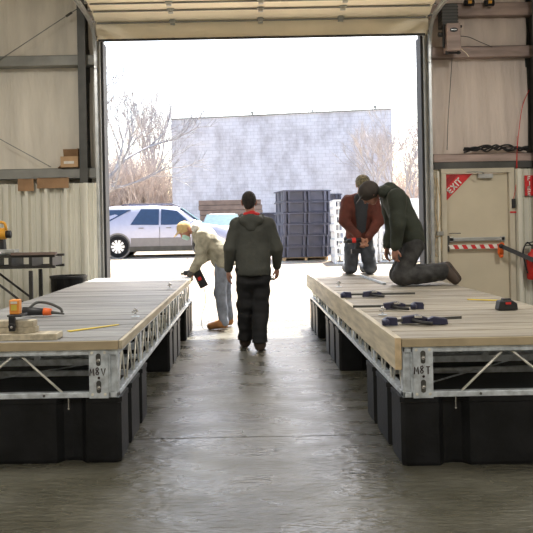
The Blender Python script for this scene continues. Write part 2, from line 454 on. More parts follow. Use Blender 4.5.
def head_prims(c, f, u):
    c = np.array(c, float); f = U(f); u = U(u - f * (np.array(u) @ f)); r = np.cross(f, u)
    return [cone(c + u * .035 - f * .012, c + u * .02 + f * .012, .088, .083, r, .86, .02), cone(c + u * .0 + f * .03, c - u * .075 + f * .045, .066, .042, r, .95, .03),
            cone(c + f * .092 + u * .012, c + f * .112 - u * .022, .010, .015, k=.012), ball(c + f * .088 + u * .038, .03, u, .5, .02),
            cone(c + f * .088 - u * .047 - r * .02, c + f * .088 - u * .047 + r * .02, .010, k=.010),
            cone(c + r * .084 + u * .02 - f * .005, c + r * .080 - u * .02, .026, .018, r, .5, .006), cone(c - r * .084 + u * .02 - f * .005, c - r * .080 - u * .02, .026, .018, r, .5, .006),
            ball(c + f * .105 + u * .015 + r * .033, .014, neg=True), ball(c + f * .105 + u * .015 - r * .033, .014, neg=True)], r
def eyes(c, f, u, parent):
    c = np.array(c, float); f = U(f); r = np.cross(f, U(u))
    for sgn in (1, -1):
        mb = MB(); mb.sphere(c + f * .082 + U(u) * .014 + r * .033 * sgn, .012); o = mb.build('eye', 'sign_white', parent, smooth=True)
        mb = MB(); mb.sphere(c + f * .0915 + U(u) * .014 + r * .033 * sgn, .005); mb.build('pupil', 'black', o, smooth=True)

def person(label, loc, J, f, u, front, skin, hands_, jacket, trousers, boots, opts):
    """J: joint dict in world metres relative to loc"""
    L = np.array(loc, float); j = {k: L + np.array(v, float) for k, v in J.items()}
    root = thing('person', label, 'person', loc)
    fr = U(front); T = []
    # --- one continuous body
    P = [cone(j['pelvis'], j['waist'], .125, .110, fr, .70), cone(j['waist'], j['chest'], .115, .140, fr, .68),
         cone(j['shL'], j['shR'], .062, .062, k=.05), cone(j['chest'], j['neck'], .075, .052), cone(j['neck'], j['head'], .052, .056, k=.02)]
    hp, r = head_prims(j['head'], f, u)
    for sd in 'LR':
        P += [cone(j['sh' + sd], j['el' + sd], .050, .038), cone(j['el' + sd], j['wr' + sd], .038, .025),
              cone(j['hip' + sd], j['kn' + sd], .083, .054, k=.05), cone(j['kn' + sd], j['an' + sd], .055, .034), cone(j['an' + sd], j['toe' + sd], .034, .026)]
    P += [p for p in hp if not p['neg']] + [p for p in hp if p['neg']]
    for h_ in hands_: P += hand(*h_)
    sdf_obj('body', P, skin, root, h=.0065, k=.025)
    eyes(j['head'], f, u, root)
    # --- jacket
    jw = opts.get('jw', 1.0); sl = opts.get('sleeve', 1.0)
    P = [cone(j['hem'], j['waist'], .172 * jw * opts.get('hw', 1), .172 * jw, fr, .76, .05), cone(j['waist'], j['chest'], .168 * jw, .185 * jw, fr, .70, .05),
         cone(j['shL'], j['shR'], .082, .082, k=.07), cone(j['chest'], j['neck'] * .6 + j['chest'] * .4, .13, .08, k=.05)]
    for sd in 'LR':
        P += [cone(j['sh' + sd], j['el' + sd], .084 * sl, .068 * sl, k=.03), cone(j['el' + sd], j['wr' + sd] * .93 + j['el' + sd] * .07, .068 * sl, .048 * sl, k=.02)]
    P += opts.get('jacket_extra', [])
    jo = sdf_obj('jacket', P, jacket, root, h=.0115, fold=opts.get('fold', .006), seed=opts.get('seed', 1), cuts=opts.get('jcuts', ()))
    # --- trousers
    tw = opts.get('tw', 1.0)
    P = [cone(j['pelvis'], j['waist'] * .5 + j['pelvis'] * .5, .142, .135, fr, .74, .05)]
    for sd in 'LR':
        P += [cone(j['hip' + sd], j['kn' + sd], .100 * tw, .084 * tw, k=.03), cone(j['kn' + sd], j['an' + sd], .084 * tw, .068 * tw, k=.02)]
    P += opts.get('trouser_extra', [])
    sdf_obj('trousers', P, trousers, root, h=.0115, fold=.008, seed=opts.get('seed', 1) + 5, cuts=opts.get('tcuts', ()))
    # --- boots
    for sd in 'LR':
        a, t = j['an' + sd], j['toe' + sd]; dd = U(t - a); up = opts.get('sole' + sd, (0, 0, 1)); up = U(up)
        hl = a - up * .045
        bs = opts.get('bs', 1.12); P = [cone(a + up * .05 if 'kneel' not in opts else a - U(j['an' + sd] - j['kn' + sd]) * .05, a, .052 * bs, .050 * bs, k=.02), cone(hl - dd * .015, t - up * .0, .040 * bs, .040 * bs, k=.03), cone(a, t * .7 + a * .3, .045 * bs, .036 * bs, k=.03)]
        bo = sdf_obj('boot', P, boots, root, h=.009, k=.02)
    return root, j, r

# ================================================================== CAMERA
cam = bpy.data.cameras.new('camera'); co = bpy.data.objects.new('camera', cam); COL.objects.link(co)
cam.sensor_fit = 'HORIZONTAL'; cam.sensor_width = 36; cam.lens = F / 533 * 36
cam.shift_x = (266.5 - CX) / 533; cam.shift_y = -(266.5 - CY) / 533
cam.clip_end = 500
co.location = (0, 0, EYE)
co.matrix_world = Matrix.Translation((0, 0, EYE)) @ Matrix.Rotation(PI / 2, 4, 'X') @ Matrix.Rotation(-ROLL, 4, 'Z')
C.camera = co

# ================================================================== LIGHT
w = bpy.data.worlds.new('sky'); C.world = w; w.use_nodes = True; nt = w.node_tree
sky = nt.nodes.new('ShaderNodeTexSky'); sky.sky_type = 'NISHITA'; sky.sun_disc = False
sky.sun_elevation = math.radians(52); sky.sun_rotation = math.radians(20); sky.dust_density = 3.5; sky.air_density = 1.2; sky.ozone_density = 1.0
bgn = nt.nodes['Background']; nt.links.new(sky.outputs['Color'], bgn.inputs['Color']); bgn.inputs['Strength'].default_value = .37
sun = bpy.data.lights.new('sun', 'SUN'); so = bpy.data.objects.new('sun', sun); COL.objects.link(so)
sun.energy = 12.0; sun.angle = math.radians(.6); sun.color = (1, .95, .87)
sd = Vector((.42, 1.0, 2.30)).normalized()
so.rotation_euler = sd.to_track_quat('Z', 'Y').to_euler(); so.location = (6, 20, 20)
C.view_settings.view_transform = 'Standard'; C.view_settings.look = 'None'; C.view_settings.gamma = 1; C.view_settings.exposure = .55
C.cycles.max_bounces = 8; C.cycles.diffuse_bounces = 5; C.cycles.use_denoising = True; C.cycles.sample_clamp_indirect = 6

# ================================================================== SHELL
DW = 10.63           # inner face of the door wall framing
XL, XR, ZH = -2.13, 2.70, 4.25
YB, XW0, XW1, ZC = -6.0, -7.0, 8.0, 5.6
mb = MB(); jy = at(246, 437, 1)  # sawn joint line
dj = EYE * F / (437 - CY)
for (a, b) in ((YB, dj - .006), (dj + .006, 11.0)): mb.box((XW0, a, -.2), (XW1, b, 0))
mb.box((XW0, dj - .006, -.2), (XW1, dj + .006, -.012))
structure(mb.build('floor', 'floor'))
mb = MB(); mb.box((XW0, YB, ZC), (XW1, 11.0, ZC + .15)); structure(mb.build('ceiling', 'insulation'))
mb = MB(); mb.box((XW0 - .15, YB, 0), (XW0, 11.0, ZC)); structure(mb.build('wall_left', 'insulation'))
mb = MB(); mb.box((XW1, YB, 0), (XW1 + .15, 11.0, ZC)); structure(mb.build('wall_right', 'insulation'))
mb = MB(); mb.box((XW0, YB - .15, 0), (XW1, YB, ZC)); structure(mb.build('wall_back', 'insulation'))
# door wall: blanket insulation on the girts, pulled in vertical wrinkles
def wrinkled(mb, x0, x1, z0, z1, y):
    nx = int((x1 - x0) / .035) + 2; nz = int((z1 - z0) / .08) + 2; vs = []; fs = []
    for i in range(nx):
        for k in range(nz):
            x = x0 + (x1 - x0) * i / (nx - 1); z = z0 + (z1 - z0) * k / (nz - 1); e = math.sin(PI * k / (nz - 1))
            y_ = y - .05 * e + .008 * math.sin(x * 19 + 1.3 * math.sin(z * 2)) * (1 - .5 * e) + .004 * math.sin(x * 47 + z * 3)
            vs.append((x, y_, z))
    for i in range(nx - 1):
        for k in range(nz - 1):
            a = i * nz + k; fs.append((a, a + nz, a + nz + 1, a + 1))
    mb.add(vs, fs)
mb = MB(); mb.box((XW0, DW + .24, 0), (XL, DW + .3, ZC)); mb.box((XR, DW + .24, 2.25), (XW1, DW + .3, ZC)); mb.box((XR, DW + .24, 0), (2.97, DW + .3, 2.25)); mb.box((3.96, DW + .24, 0), (XW1, DW + .3, 2.25)); mb.box((XL, DW + .24, ZH + .13), (XR, DW + .3, ZC))
wf = structure(mb.build('wall_front', 'insulation'))
ins = MB(); ins2 = MB()
GZ = [(2.28, .15), (3.95, .15), (5.3, .15)]
for (x0, x1) in ((XW0, -2.42), (-2.32, XL - .08), (XR + .12, 4.28), (4.42, XW1)):
    zs = [0] + [g[0] for g in (GZ if x1 < 0 else [(2.38, .1), (3.98, .16), (4.60, .16)])] + [ZC]
    for a, b in zip(zs[:-1], zs[1:]):
        if x0 > 0 and b < 2.5: continue
        wrinkled(ins if x0 < 0 else ins2, x0, x1, a, b, DW + .14)
ins.build('insulation_blanket', 'insulation', wf, smooth=True, fix=False); ins2.build('insulation_blanket', 'insulation_lamp_tint', wf, smooth=True, fix=False)
# ribbed liner panels
def ribbed(mb, x0, x1, z0, z1, y, pitch=.285, rib=.046, dep=.09):
    pts = []; x = x0
    while x < x1 - 1e-6:
        e = min(x + pitch, x1)
        for dx, dy in ((0, 0), (.016, -dep), (.016 + rib, -dep), (.032 + rib, 0), (.12, 0), (.13, -.022), (.145, -.022), (.155, 0), (.20, 0), (.21, -.022), (.225, -.022), (.235, 0)):
            if x + dx <= e: pts.append((x + dx, y + dy))
        x = e
    pts.append((x1, y)); vs = []; fs = []
    for (a, b) in pts: vs += [(a, b, z0), (a, b, z1), (a, b + .004, z0), (a, b + .004, z1)]
    for i in range(len(pts) - 1):
        k = i * 4; fs += [(k, k + 4, k + 5, k + 1), (k + 2, k + 3, k + 7, k + 6), (k + 1, k + 5, k + 7, k + 3)]
    mb.add(vs, fs)
mb = MB(); ribbed(mb, -5.5, XL - .05, 0, at(40, 184, DW - .2).z, DW - .2); mb.build('liner_panel', 'liner', wf, fix=False)
mb = MB(); ribbed(mb, 4.02, 7.0, 0, 2.22, DW - .0); ribbed(mb, XR + .13, 2.90, 0, 2.2, DW, pitch=.09, rib=.03); mb.build('liner_panel', 'liner', wf, fix=False)
# girts, columns, jambs (setting)
ti = [0]
def trim(mb, m): ti[0] += 1; o = structure(mb.build('trim_%d' % ti[0], m, bevel=.004)); return o
def cee(mb, x0, x1, z, h, y0=DW - .06, y1=DW + .16, t=.012):
    mb.box((x0, y0, z - h / 2), (x1, y0 + t, z + h / 2)); mb.box((x0, y0, z + h / 2 - t), (x1, y1, z + h / 2)); mb.box((x0, y0, z - h / 2), (x1, y1, z - h / 2 + t))
mb = MB(); cee(mb, XW0, XL - .08, 2.28, .15); trim(mb, 'girt')
mb = MB(); cee(mb, XW0, XL - .08, 3.96, .15); trim(mb, 'girt')
for z, h in ((2.40, .12), (3.98, .16), (4.61, .19)):
    mb = MB(); cee(mb, XR + .12, XW1, z, h, DW - .02); trim(mb, 'girt_red' if z < 4.5 else 'girt_red')
mb = MB(); mb.box((XR + .12, DW - .03, 2.235), (4.3, DW + .14, 2.335)); trim(mb, 'steel_dark')
mb = MB()  # jamb column, I section
for x0, x1, y0, y1 in ((-2.43, -2.31, DW - .16, DW - .145), (-2.43, -2.31, DW + .12, DW + .135), (-2.378, -2.362, DW - .145, DW + .12)): mb.box((x0, y0, 0), (x1, y1, ZC))
trim(mb, 'steel_dark')
mb = MB()
for x0, x1, y0, y1 in ((4.26, 4.42, DW - .18, DW - .165), (4.26, 4.42, DW + .12, DW + .135), (4.33, 4.35, DW - .165, DW + .12)): mb.box((x0, y0, 0), (x1, y1, ZC))
trim(mb, 'steel_dark')
for (xa, xb, xc) in ((XL, XL - .08, 1), (XR, XR + .12, -1)):   # jamb channel + black seal
    mb = MB(); mb.box((xa, DW - .02, 0), (xa - .05 * xc, DW + .35, ZH + .2)); trim(mb, 'girt')
    mb = MB(); mb.box((xa - .0 * xc, DW + .05, 0), (xa + .035 * xc, DW + .33, ZH)); trim(mb, 'rubber')
mb = MB(); mb.box((XL, DW + .1, ZH + .13), (XR, DW + .35, ZH + .4)); trim(mb, 'girt')
mb = MB(); mb.box((2.80, DW - .06, 0), (2.88, DW - .03, 2.2)); trim(mb, 'pine_side')

# ---- the overhead door, rolled up
od = thing('door_1', None, None, (.28, DW - .1, 4.2)); structure(od)
prof = [(DW - .08, 4.235), (DW - .13, 4.475), (DW - .38, 4.565), (DW - .62, 4.60), (DW - .95, 4.62), (DW - 1.3, 4.63), (DW - 3.6, 4.68)]
def panel(mb, p, q, x0, x1, t=.03):
    p = Vector((0, *p)); q = Vector((0, *q)); n = (q - p).cross(Vector((1, 0, 0))).normalized() * t
    mb.prism([p + Vector((x0, 0, 0)), q + Vector((x0, 0, 0)), q + Vector((x0, 0, 0)) + n, p + Vector((x0, 0, 0)) + n], (x1 - x0, 0, 0))
for i in range(len(prof) - 1):
    mb = MB(); p = prof[i]; q = prof[i + 1]; e = .06
    panel(mb, p, (q[0] + (p[0] - q[0]) * e, q[1] + (p[1] - q[1]) * e), XL - .03, XR + .05)
    s = mb.build('door_section', 'door_skin', od, bevel=.004)
    mb = MB(); mb.tube([(XL, q[0] - .035, q[1] - .01), (XR, q[0] - .035, q[1] - .01)], .012, 6); mb.build('stiffener', 'girt', s)
mb = MB(); mb.box((XL, DW - .12, 4.215), (XR, DW - .07, 4.24)); mb.build('bottom_seal', 'rubber', od)
for i in range(1, 4):
    for X in (-1.02, .27, 1.45):
        y, z = prof[i]; mb = MB(); mb.box((X - .035, y - .07, z - .05), (X + .035, y - .01, z + .035)); mb.tube([(X - .05, y - .06, z), (X + .05, y - .06, z)], .014, 8); mb.build('hinge', 'track_metal', od)
for sx, X in ((1, XL - .045), (-1, XR + .06)):
    path = [(X, DW - .09, 0)] + [(X, DW - .09, 3.8)] + arc([(X, DW - .09, 3.85), (X, DW - .13, 4.17), (X, DW - .32, 4.39), (X, DW - .70, 4.45), (X, DW - 1.2, 4.46)], 6) + [(X, DW - 3.6, 4.54)]
    mb = MB()
    for a, b in zip(path[:-1], path[1:]):
        a = Vector(a); b = Vector(b); t = (b - a).normalized(); q = t.cross(Vector((1, 0, 0))).normalized()
        for x0, x1, w0, w1 in ((-.02, -.014, -.035, .035), (-.02, .018, .03, .036), (-.02, .018, -.036, -.03)):
            P = [a + Vector((x0 * sx, 0, 0)) + q * w0, a + Vector((x1 * sx, 0, 0)) + q * w0, a + Vector((x1 * sx, 0, 0)) + q * w1, a + Vector((x0 * sx, 0, 0)) + q * w1]
            mb.prism(P, (b - a) * 1.004)
    mb.build('door_track', 'track_metal', od)
    for (y, z) in prof[:4]:
        mb = MB(); mb.tube([(X - .03, y - .02, z + .03), (X + .03, y - .02, z + .03)], .03, 10); mb.build('track_roller', 'chrome', od)

# ---- exit door
ed = thing('door_2', None, None, (3.46, DW + .05, 0)); structure(ed)
mb = MB(); mb.box((3.0, DW + .03, .02), (3.925, DW + .075, 2.165)); leaf = mb.build('door_leaf', 'exit_door', ed, bevel=.003)
mb = MB()
for a, b in (((2.92, DW - .03, 0), (2.995, DW + .14, 2.169)), ((3.93, DW - .03, 0), (4.01, DW + .14, 2.169)), ((2.92, DW - .03, 2.17), (4.01, DW + .14, 2.24))): mb.box(a, b)
mb.build('door_frame', 'door_frame', ed, bevel=.004)
mb = MB(); mb.box((3.03, DW - .03, 1.155), (3.85, DW + .01, 1.21)); mb.box((3.03, DW - .03, 1.145), (3.09, DW + .03, 1.22)); mb.box((3.80, DW - .03, 1.145), (3.86, DW + .03, 1.22)); mb.build('panic_bar', 'track_metal', leaf, bevel=.006)
mb = MB(); mb.box((3.0, DW - .01, 1.0), (3.03, DW + .03, 1.24)); mb.build('lock_edge', 'steel_dark', leaf)
mb = MB(); mb.box((3.47, DW - .04, 2.09), (3.69, DW + .03, 2.155)); mb.tube([(3.55, DW - .03, 2.16), (3.47, DW - .20, 2.17), (3.30, DW - .04, 2.185)], .010, 6); mb.build('door_closer', 'track_metal', ed, bevel=.005)
mb = MB(); mb.tube([(3.03, DW - .02, 1.275), (3.03, DW - .07, 1.275), (3.18, DW - .07, 1.275)], .009, 8); mb.build('lever_handle', 'chrome', leaf)
# EXIT corner sign
s0 = at(447.5, 172.5, DW + .025); s1 = at(473.5, 172.0, DW + .025); s2 = at(447.8, 200, DW + .025)
es = thing('exit_sign', 'red triangular sign reading EXIT across the top corner of the exit door', 'sign', (s0.x + .1, DW + .02, s2.z))
yS = DW + .022
mb = MB(); mb.prism([(3.005, yS, 2.160), (3.005, yS, 1.765), (3.40, yS, 2.160)], (0, .006, 0)); mb.build('sign_plate', 'red_sign', es)
dg = Vector((1, 0, 1)).normalized(); up = Vector((-1, 0, 1)).normalized()
flat_text('EXIT', Vector((3.072, yS - .001, 1.872)), dg, up, .078, .019, .003, 'lettering', 'sign_white', es, adv=1.02)
mb = MB()
for q in range(4):
    a = Vector((3.015, yS - .003, 1.985 + q * .028)); mb.prism([a, a + dg * (.22 - q * .035), a + dg * (.22 - q * .035) + up * .006, a + up * .006], (0, .003, 0))
mb.build('small_print', 'ink', es)

# barrier tape across the door, orange clip, black strap
tp = at(450, 247.5, DW - .06); tq = at(501, 247, DW - .06)
bt = thing('barrier_tape', 'red and white striped tape stretched across the exit door', 'tape', ((tp.x + tq.x) / 2, DW - .06, tp.z - .03))
N = 12
for i in range(N):
    x0 = 3.0 + (tq.x - 3.0) * i / N; x1 = 3.0 + (tq.x - 3.0) * (i + 1) / N; z = tp.z + .005
    mb = MB(); mb.prism([(x0, DW - .06, z + .03), (x1, DW - .06, z + .03), (x1 + .035, DW - .06, z - .03), (x0 + .035, DW - .06, z - .03)], (0, .003, 0))
    mb.build('tape_stripe', 'red_sign' if i % 2 else 'tape_white', bt)
c = at(501, 246, DW - .10)
mb = MB(); mb.tube(arc([c + Vector((.0, 0, .04)), c + Vector((.035, 0, .02)), c + Vector((.02, 0, -.06)), c + Vector((.01, 0, -.14)), c + Vector((-.03, 0, -.12)), c + Vector((-.03, 0, -.02)), c + Vector((0, 0, .04))], 4), .018, 7)
mb.sphere(c + Vector((.0, 0, -.15)), .035, (1, .6, .7)); mb.box(c + Vector((-.03, -.02, -.12)), c + Vector((.03, .02, .03)))
tag(recenter(mb.build('spring_clip', 'orange', None, smooth=True)), 'orange plastic clip hanging where tape meets black strap', 'clip')
a, b = at(501, 246, DW - .12), at(540, 263, DW - .35)
mb = MB(); t = (b - a).normalized(); q = t.cross(Vector((0, 1, 0))).normalized()
mb.prism([a - q * .03, b - q * .035, b + q * .035, a + q * .03], (0, .006, 0)); mb.sphere(a, .035, (1, .6, 1))
tag(recenter(mb.build('barrier_strap', 'black', None)), 'black strap running from orange clip past the fire extinguisher', 'strap')
# fire extinguisher
c = at(530.5, 296, DW - .14); X = c.x + .04
fe = thing('fire_extinguisher', 'red fire extinguisher on the wall right of the exit door', 'fire extinguisher', (X, DW - .15, .66))
zt = at(530, 258, DW - .14).z - .20
mb = MB(); mb.lathe((X, DW - .15, zt - .12), [(.06, 0), (.085, .02), (.088, .32), (.07, .38), (.03, .42), (.025, .45)], 20); mb.build('cylinder_body', 'red_paint', fe, smooth=True)
mb = MB(); mb.tube([(X, DW - .15, zt + .32), (X, DW - .15, zt + .40)], .02, 8); mb.box((X - .1, DW - .165, zt + .38), (X + .03, DW - .135, zt + .395)); mb.box((X - .1, DW - .165, zt + .42), (X + .02, DW - .135, zt + .435), Ry(-.2)); mb.build('valve_handle', 'steel_dark', fe)
mb = MB(); mb.tube(arc([(X - .02, DW - .16, zt + .38), (X - .10, DW - .2, zt + .43), (X - .16, DW - .2, zt + .3), (X - .13, DW - .2, zt + .1), (X - .1, DW - .2, zt - .02)], 6), .011, 7); mb.build('hose', 'rubber', fe, smooth=True)
mb = MB(); mb.box((X - .03, DW - .243, zt - .02), (X + .03, DW - .237, zt + .15)); mb.build('instruction_label', 'sign_white', fe)
# fire sign on wall
a = at(524.5, 175.5, DW - .05); b = at(540, 195.5, DW - .05)
fs = thing('fire_sign', 'red wall sign with stacked white letters above the fire extinguisher', 'sign', ((a.x + b.x) / 2, DW - .05, b.z))
mb = MB(); mb.box((a.x, DW - .055, b.z), (b.x, DW - .045, a.z)); mb.build('sign_plate', 'red_sign', fs)
for i, ch in enumerate('FIRE'):
    flat_text(ch, (a.x + .045 + (.02 if ch == 'I' else 0), DW - .056, a.z - .068 - i * .075), (1, 0, 0), (0, 0, 1), .052, .013, .002, 'letter', 'sign_white', fs)
# door alarm box with lead
a = at(513, 203.5, DW - .02)
ab = thing('alarm_box', 'small black box hanging on a lead beside the exit door', 'sensor box', (a.x, DW - .03, a.z - .07))
mb = MB(); mb.box((a.x - .025, DW - .06, a.z - .07), (a.x + .025, DW - .02, a.z + .07)); mb.build('case', 'black', ab, bevel=.006)
mb = MB(); mb.tube(arc([(a.x, DW - .04, a.z + .07), (a.x + .03, DW - .04, a.z + .2), (a.x + .06, DW - .04, a.z + .45), (a.x + .07, DW - .045, a.z + 1.0)], 6), .004, 5); mb.build('lead', 'red_paint', ab)
mb = MB(); a = at(514, 212, DW - .03); mb.box((a.x - .06, DW - .035, a.z - .015), (a.x + .06, DW - .03, a.z + .01)); tag(recenter(mb.build('warning_sticker', 'red_sign')), 'thin red sticker strip under the small black box', 'sticker')
# hanging rope left of the exit door
mb = MB(); base = at(437, 200, DW - .07)
pts = [at(x, y, DW - .07) for x, y in ((434, 176), (437, 190), (435, 210), (438, 232), (434, 250), (439, 256), (442, 240), (439, 222), (440, 200), (438, 182))]
mb.tube(arc(pts, 5), .007, 6); mb.tube(arc([at(x, y, DW - .09) for x, y in ((437, 178), (440, 205), (438, 231), (436, 236), (440, 236))], 5), .007, 6)
tag(recenter(mb.build('hanging_cord', 'pine_end', None, smooth=True)), 'looped tan cord hanging left of the exit door', 'cord')
a = at(440, 233.5, DW - .1); mb = MB(); mb.box(a - Vector((.05, .03, .03)), a + Vector((.05, .03, .03))); tag(recenter(mb.build('junction_box', 'girt', None, bevel=.006)), 'small grey switch box on the frame left of the exit door', 'switch box')
# black hose coils on the girt
mb = MB(); zb = 2.47
for q in range(4):
    pts = [Vector((3.28 + .95 * i / 16, DW - .0 + .04 * math.sin(i * 1.3 + q), zb + .012 + .075 * abs(math.sin(i * .55 + q * 1.7)) * (1 - abs(i - 8) / 13) + .012 * q)) for i in range(17)]
    mb.tube(arc(pts, 3), .014, 6)
tag(recenter(mb.build('hose_coil', 'rubber', None, smooth=True)), 'tangle of black hose lying on the girt above the exit door', 'hose')
# door operator
a0 = at(450, 28, DW - .2); X, Z = a0.x, a0.z
op = thing('door_operator', 'grey electric door operator with black oval badge right of the opening', 'door opener', (X, DW - .2, Z - .35))
mb = MB(); mb.box((X - .08, DW - .32, Z - .36), (X + .12, DW - .10, Z + .04)); hs = mb.build('housing', 'girt_red', op, bevel=.01)
mb = MB(); mb.box((X - .13, DW - .26, Z + .02), (X + .10, DW - .022, Z + .34)); mb.build('motor', 'steel_dark', op, bevel=.01)
mb = MB()
for q in range(6): mb.box((X - .135, DW - .265, Z + .06 + q * .045), (X + .105, DW - .08, Z + .075 + q * .045))
mb.build('cooling_fins', 'black', op)
mb = MB(); mb.tube([(X + .02, DW - .325, Z - .06), (X + .02, DW - .318, Z - .06)], .06, 20)
for v in mb.v: v.z = Z - .06 + (v.z - Z + .06) * .55
mb.build('oval_badge', 'black', hs)
mb = MB(); mb.box((X - .02, DW - .328, Z - .065), (X + .06, DW - .324, Z - .055)); mb.build('badge_print', 'track_metal', hs)
mb = MB(); mb.tube([(X - .11, DW - .25, Z - .3), (X - .11, DW - .25, Z + .05)], .02, 8); mb.tube([(X - .18, DW - .22, Z - .1), (X - .09, DW - .22, Z - .1)], .035, 12); mb.tube([(X - .09, DW - .26, Z - .38), (X + .13, DW - .26, Z - .38)], .014, 8)
for q in (-.07, .1): mb.tube([(X + q, DW - .26, Z - .4), (X + q, DW - .26, Z - .35)], .022, 8)
mb.build('bracket', 'black', op)
mb = MB(); mb.tube([(X + .1, DW - .2, Z + .02), (X + .17, DW - .2, Z + .02)], .02, 8); mb.build('cable_gland', 'black', op)
for i, (x, lb) in enumerate(((469, 'left'), (489, 'right'))):
    a = at(x, 3, DW - .1); mb = MB(); mb.tube([a - Vector((.07, 0, 0)), a + Vector((.07, 0, 0))], .045, 12)
    o = tag(recenter(mb.build('cable_spool', 'black', None, smooth=True)), 'small black spool with yellow face on the top girt, %s one' % lb, 'spool')
    mb = MB(); mb.box(a + Vector((-.025, -.055, -.022)), a + Vector((.025, -.035, .022))); mb.build('yellow_face', 'yellow_tool', o)
def line_thing(name, pts, r, m, label, cat, smooth=True):
    mb = MB(); mb.tube(pts, r, 6); return tag(recenter(mb.build(name, m, None, smooth=smooth)), label, cat)
line_thing('operator_cable', arc([at(455, 36, DW - .1), at(468, 37, DW - .1), at(480, 42, DW - .08), at(492, 47, DW - .06)], 6), .005, 'black', 'thin black cable arching right from the door operator', 'cable')
line_thing('pull_cord', arc([at(461, 49, DW - .1), at(466, 53, DW - .1), at(469, 57, DW - .1)], 4), .006, 'door_skin', 'short pale cord end below the door operator', 'cord')
line_thing('wall_cord', arc([at(452, 58, DW - .02), at(450, 90, DW - .02), at(448, 120, DW - .02), at(447, 150, DW - .02)], 5), .005, 'steel_dark', 'thin dark cord running down insulation below the operator', 'cord')
line_thing('wall_cord', arc([at(529, 90, DW - .02), at(522, 108, DW - .02), at(518, 140, DW - .02), at(516, 170, DW - .04)], 5), .005, 'red_paint', 'thin red cord slanting down insulation near right column', 'cord')
# left wall brace rods
line_thing('brace_rod', [at(-2, 61, DW - .08), at(77, 9, DW - .10)], .007, 'girt', 'thin diagonal steel brace rod at the upper left wall', 'brace rod')
mb = MB(); a, b = at(66, 16.4, DW - .095), at(72, 12.4, DW - .095); mb.tube([a, b], .018, 8); tag(recenter(mb.build('turnbuckle', 'steel_dark')), 'short turnbuckle on the upper brace rod near the track', 'turnbuckle')
line_thing('brace_rod', [at(-2, 138, DW - .08), at(51, 167, DW - .08)], .007, 'girt', 'thin diagonal steel brace rod running down to the lower left girt', 'brace rod')
# cardboard
a = at(61.5, 167, DW - .05); w_, h_ = .26, .30
cb = thing('cardboard_box', 'small open cardboard box standing on the left wall girt', 'box', (a.x + w_ / 2, DW + .02, 2.355))
mb = MB(); z0 = 2.355; x0 = a.x; x1 = x0 + w_
for p, q in (((x0, DW - .1, z0), (x1, DW - .09, z0 + .17)), ((x0, DW + .09, z0), (x1, DW + .1, z0 + .17)), ((x0, DW - .09, z0), (x0 + .01, DW + .09, z0 + .17)), ((x1 - .01, DW - .09, z0), (x1, DW + .09, z0 + .17)), ((x0, DW - .1, z0), (x1, DW + .1, z0 + .01))): mb.box(p, q)
mb.build('box_body', 'cardboard_light', cb)
mb = MB(); mb.box((x0, DW + .09, z0 + .17), (x1, DW + .1, z0 + .30), Rx(.25), (0, DW + .1, z0 + .17)); mb.box((x1 - .01, DW - .09, z0 + .17), (x1 + 0, DW + .09, z0 + .29)); mb.box((x0 - .13, DW - .09, z0 + .06), (x0, DW + .06, z0 + .07), Ry(-.7), (x0, DW, z0 + .15)); mb.build('flap', 'cardboard', cb)
mb = MB(); mb.box((x0 + .05, DW - .103, z0 + .06), (x0 + .20, DW - .1, z0 + .10)); mb.build('address_label', 'white_print', cb)
for i, (xa, xb, ya, yb, lb) in enumerate(((18, 34, 179, 191, 'short flattened cardboard sheet tucked over the left liner panel top'), (37, 69, 178, 188, 'long flattened cardboard sheet tucked over the left liner panel top'))):
    a = at(xa, ya, DW - .29); b = at(xb, yb, DW - .29)
    zm = max(a.z, at(40, 184, DW - .2).z + .012); mb = MB(); mb.box((a.x, DW - .305, b.z), (b.x, DW - .297, zm)); mb.box((a.x + .03, DW - .305, zm - .008), (b.x - .02, DW - .14, zm))
    tag(recenter(mb.build('cardboard_sheet', 'cardboard')), lb, 'cardboard')

# ================================================================== DOCKS
def float_mesh(mb, x0, x1, y0, y1, z0, z1, groove=True, nfx=3, nfy=2):
    """rotomoulded float: rounded corners and vertical grooves round the sides"""
    def side(p, q, inward, gs):
        out = []; L = (q - p).length; t = (q - p) / L
        for (c, wd) in gs:
            out += [p + t * (c * L - wd / 2 - .02), p + t * (c * L - wd / 2 + .015) + inward * .045, p + t * (c * L) + inward * .055, p + t * (c * L + wd / 2 - .015) + inward * .045, p + t * (c * L + wd / 2 + .02)]
        return out
    c = .022; A = [Vector((x0, y0, 0)), Vector((x1, y0, 0)), Vector((x1, y1, 0)), Vector((x0, y1, 0))]; inn = [Vector((0, 1, 0)), Vector((-1, 0, 0)), Vector((0, -1, 0)), Vector((1, 0, 0))]
    loop = []
    gx = [((i + .5) / nfx, .10) for i in range(nfx)] if nfx != 2 else [(.22, .14), (.78, .14)]; gy = [((i + .7) / (nfy + .4), .10) for i in range(nfy)]
    for i in range(4):
        p, q = A[i], A[(i + 1) % 4]; t = (q - p).normalized()
        loop.append(p + t * c); loop += side(p, q, inn[i], gx if i % 2 == 0 else gy) if groove else []; loop.append(q - t * c)
    ctr = sum(A, Vector()) / 4; n = len(loop); vs = []; fs = []
    for (z, s) in ((z0, .990), (z0 + .02, 1.0), (z1 - .035, 1.0), (z1 - .03, 1.008), (z1, 1.008)):
        for p in loop: v = ctr + (p - ctr) * s; vs.append((v.x, v.y, z))
    for j in range(4):
        for i in range(n): a = j * n + i; b = j * n + (i + 1) % n; fs.append((a, b, b + n, a + n))
    fs.append(tuple(range(n))[::-1]); fs.append(tuple(4 * n + i for i in range(n)))
    mb.add(vs, fs)

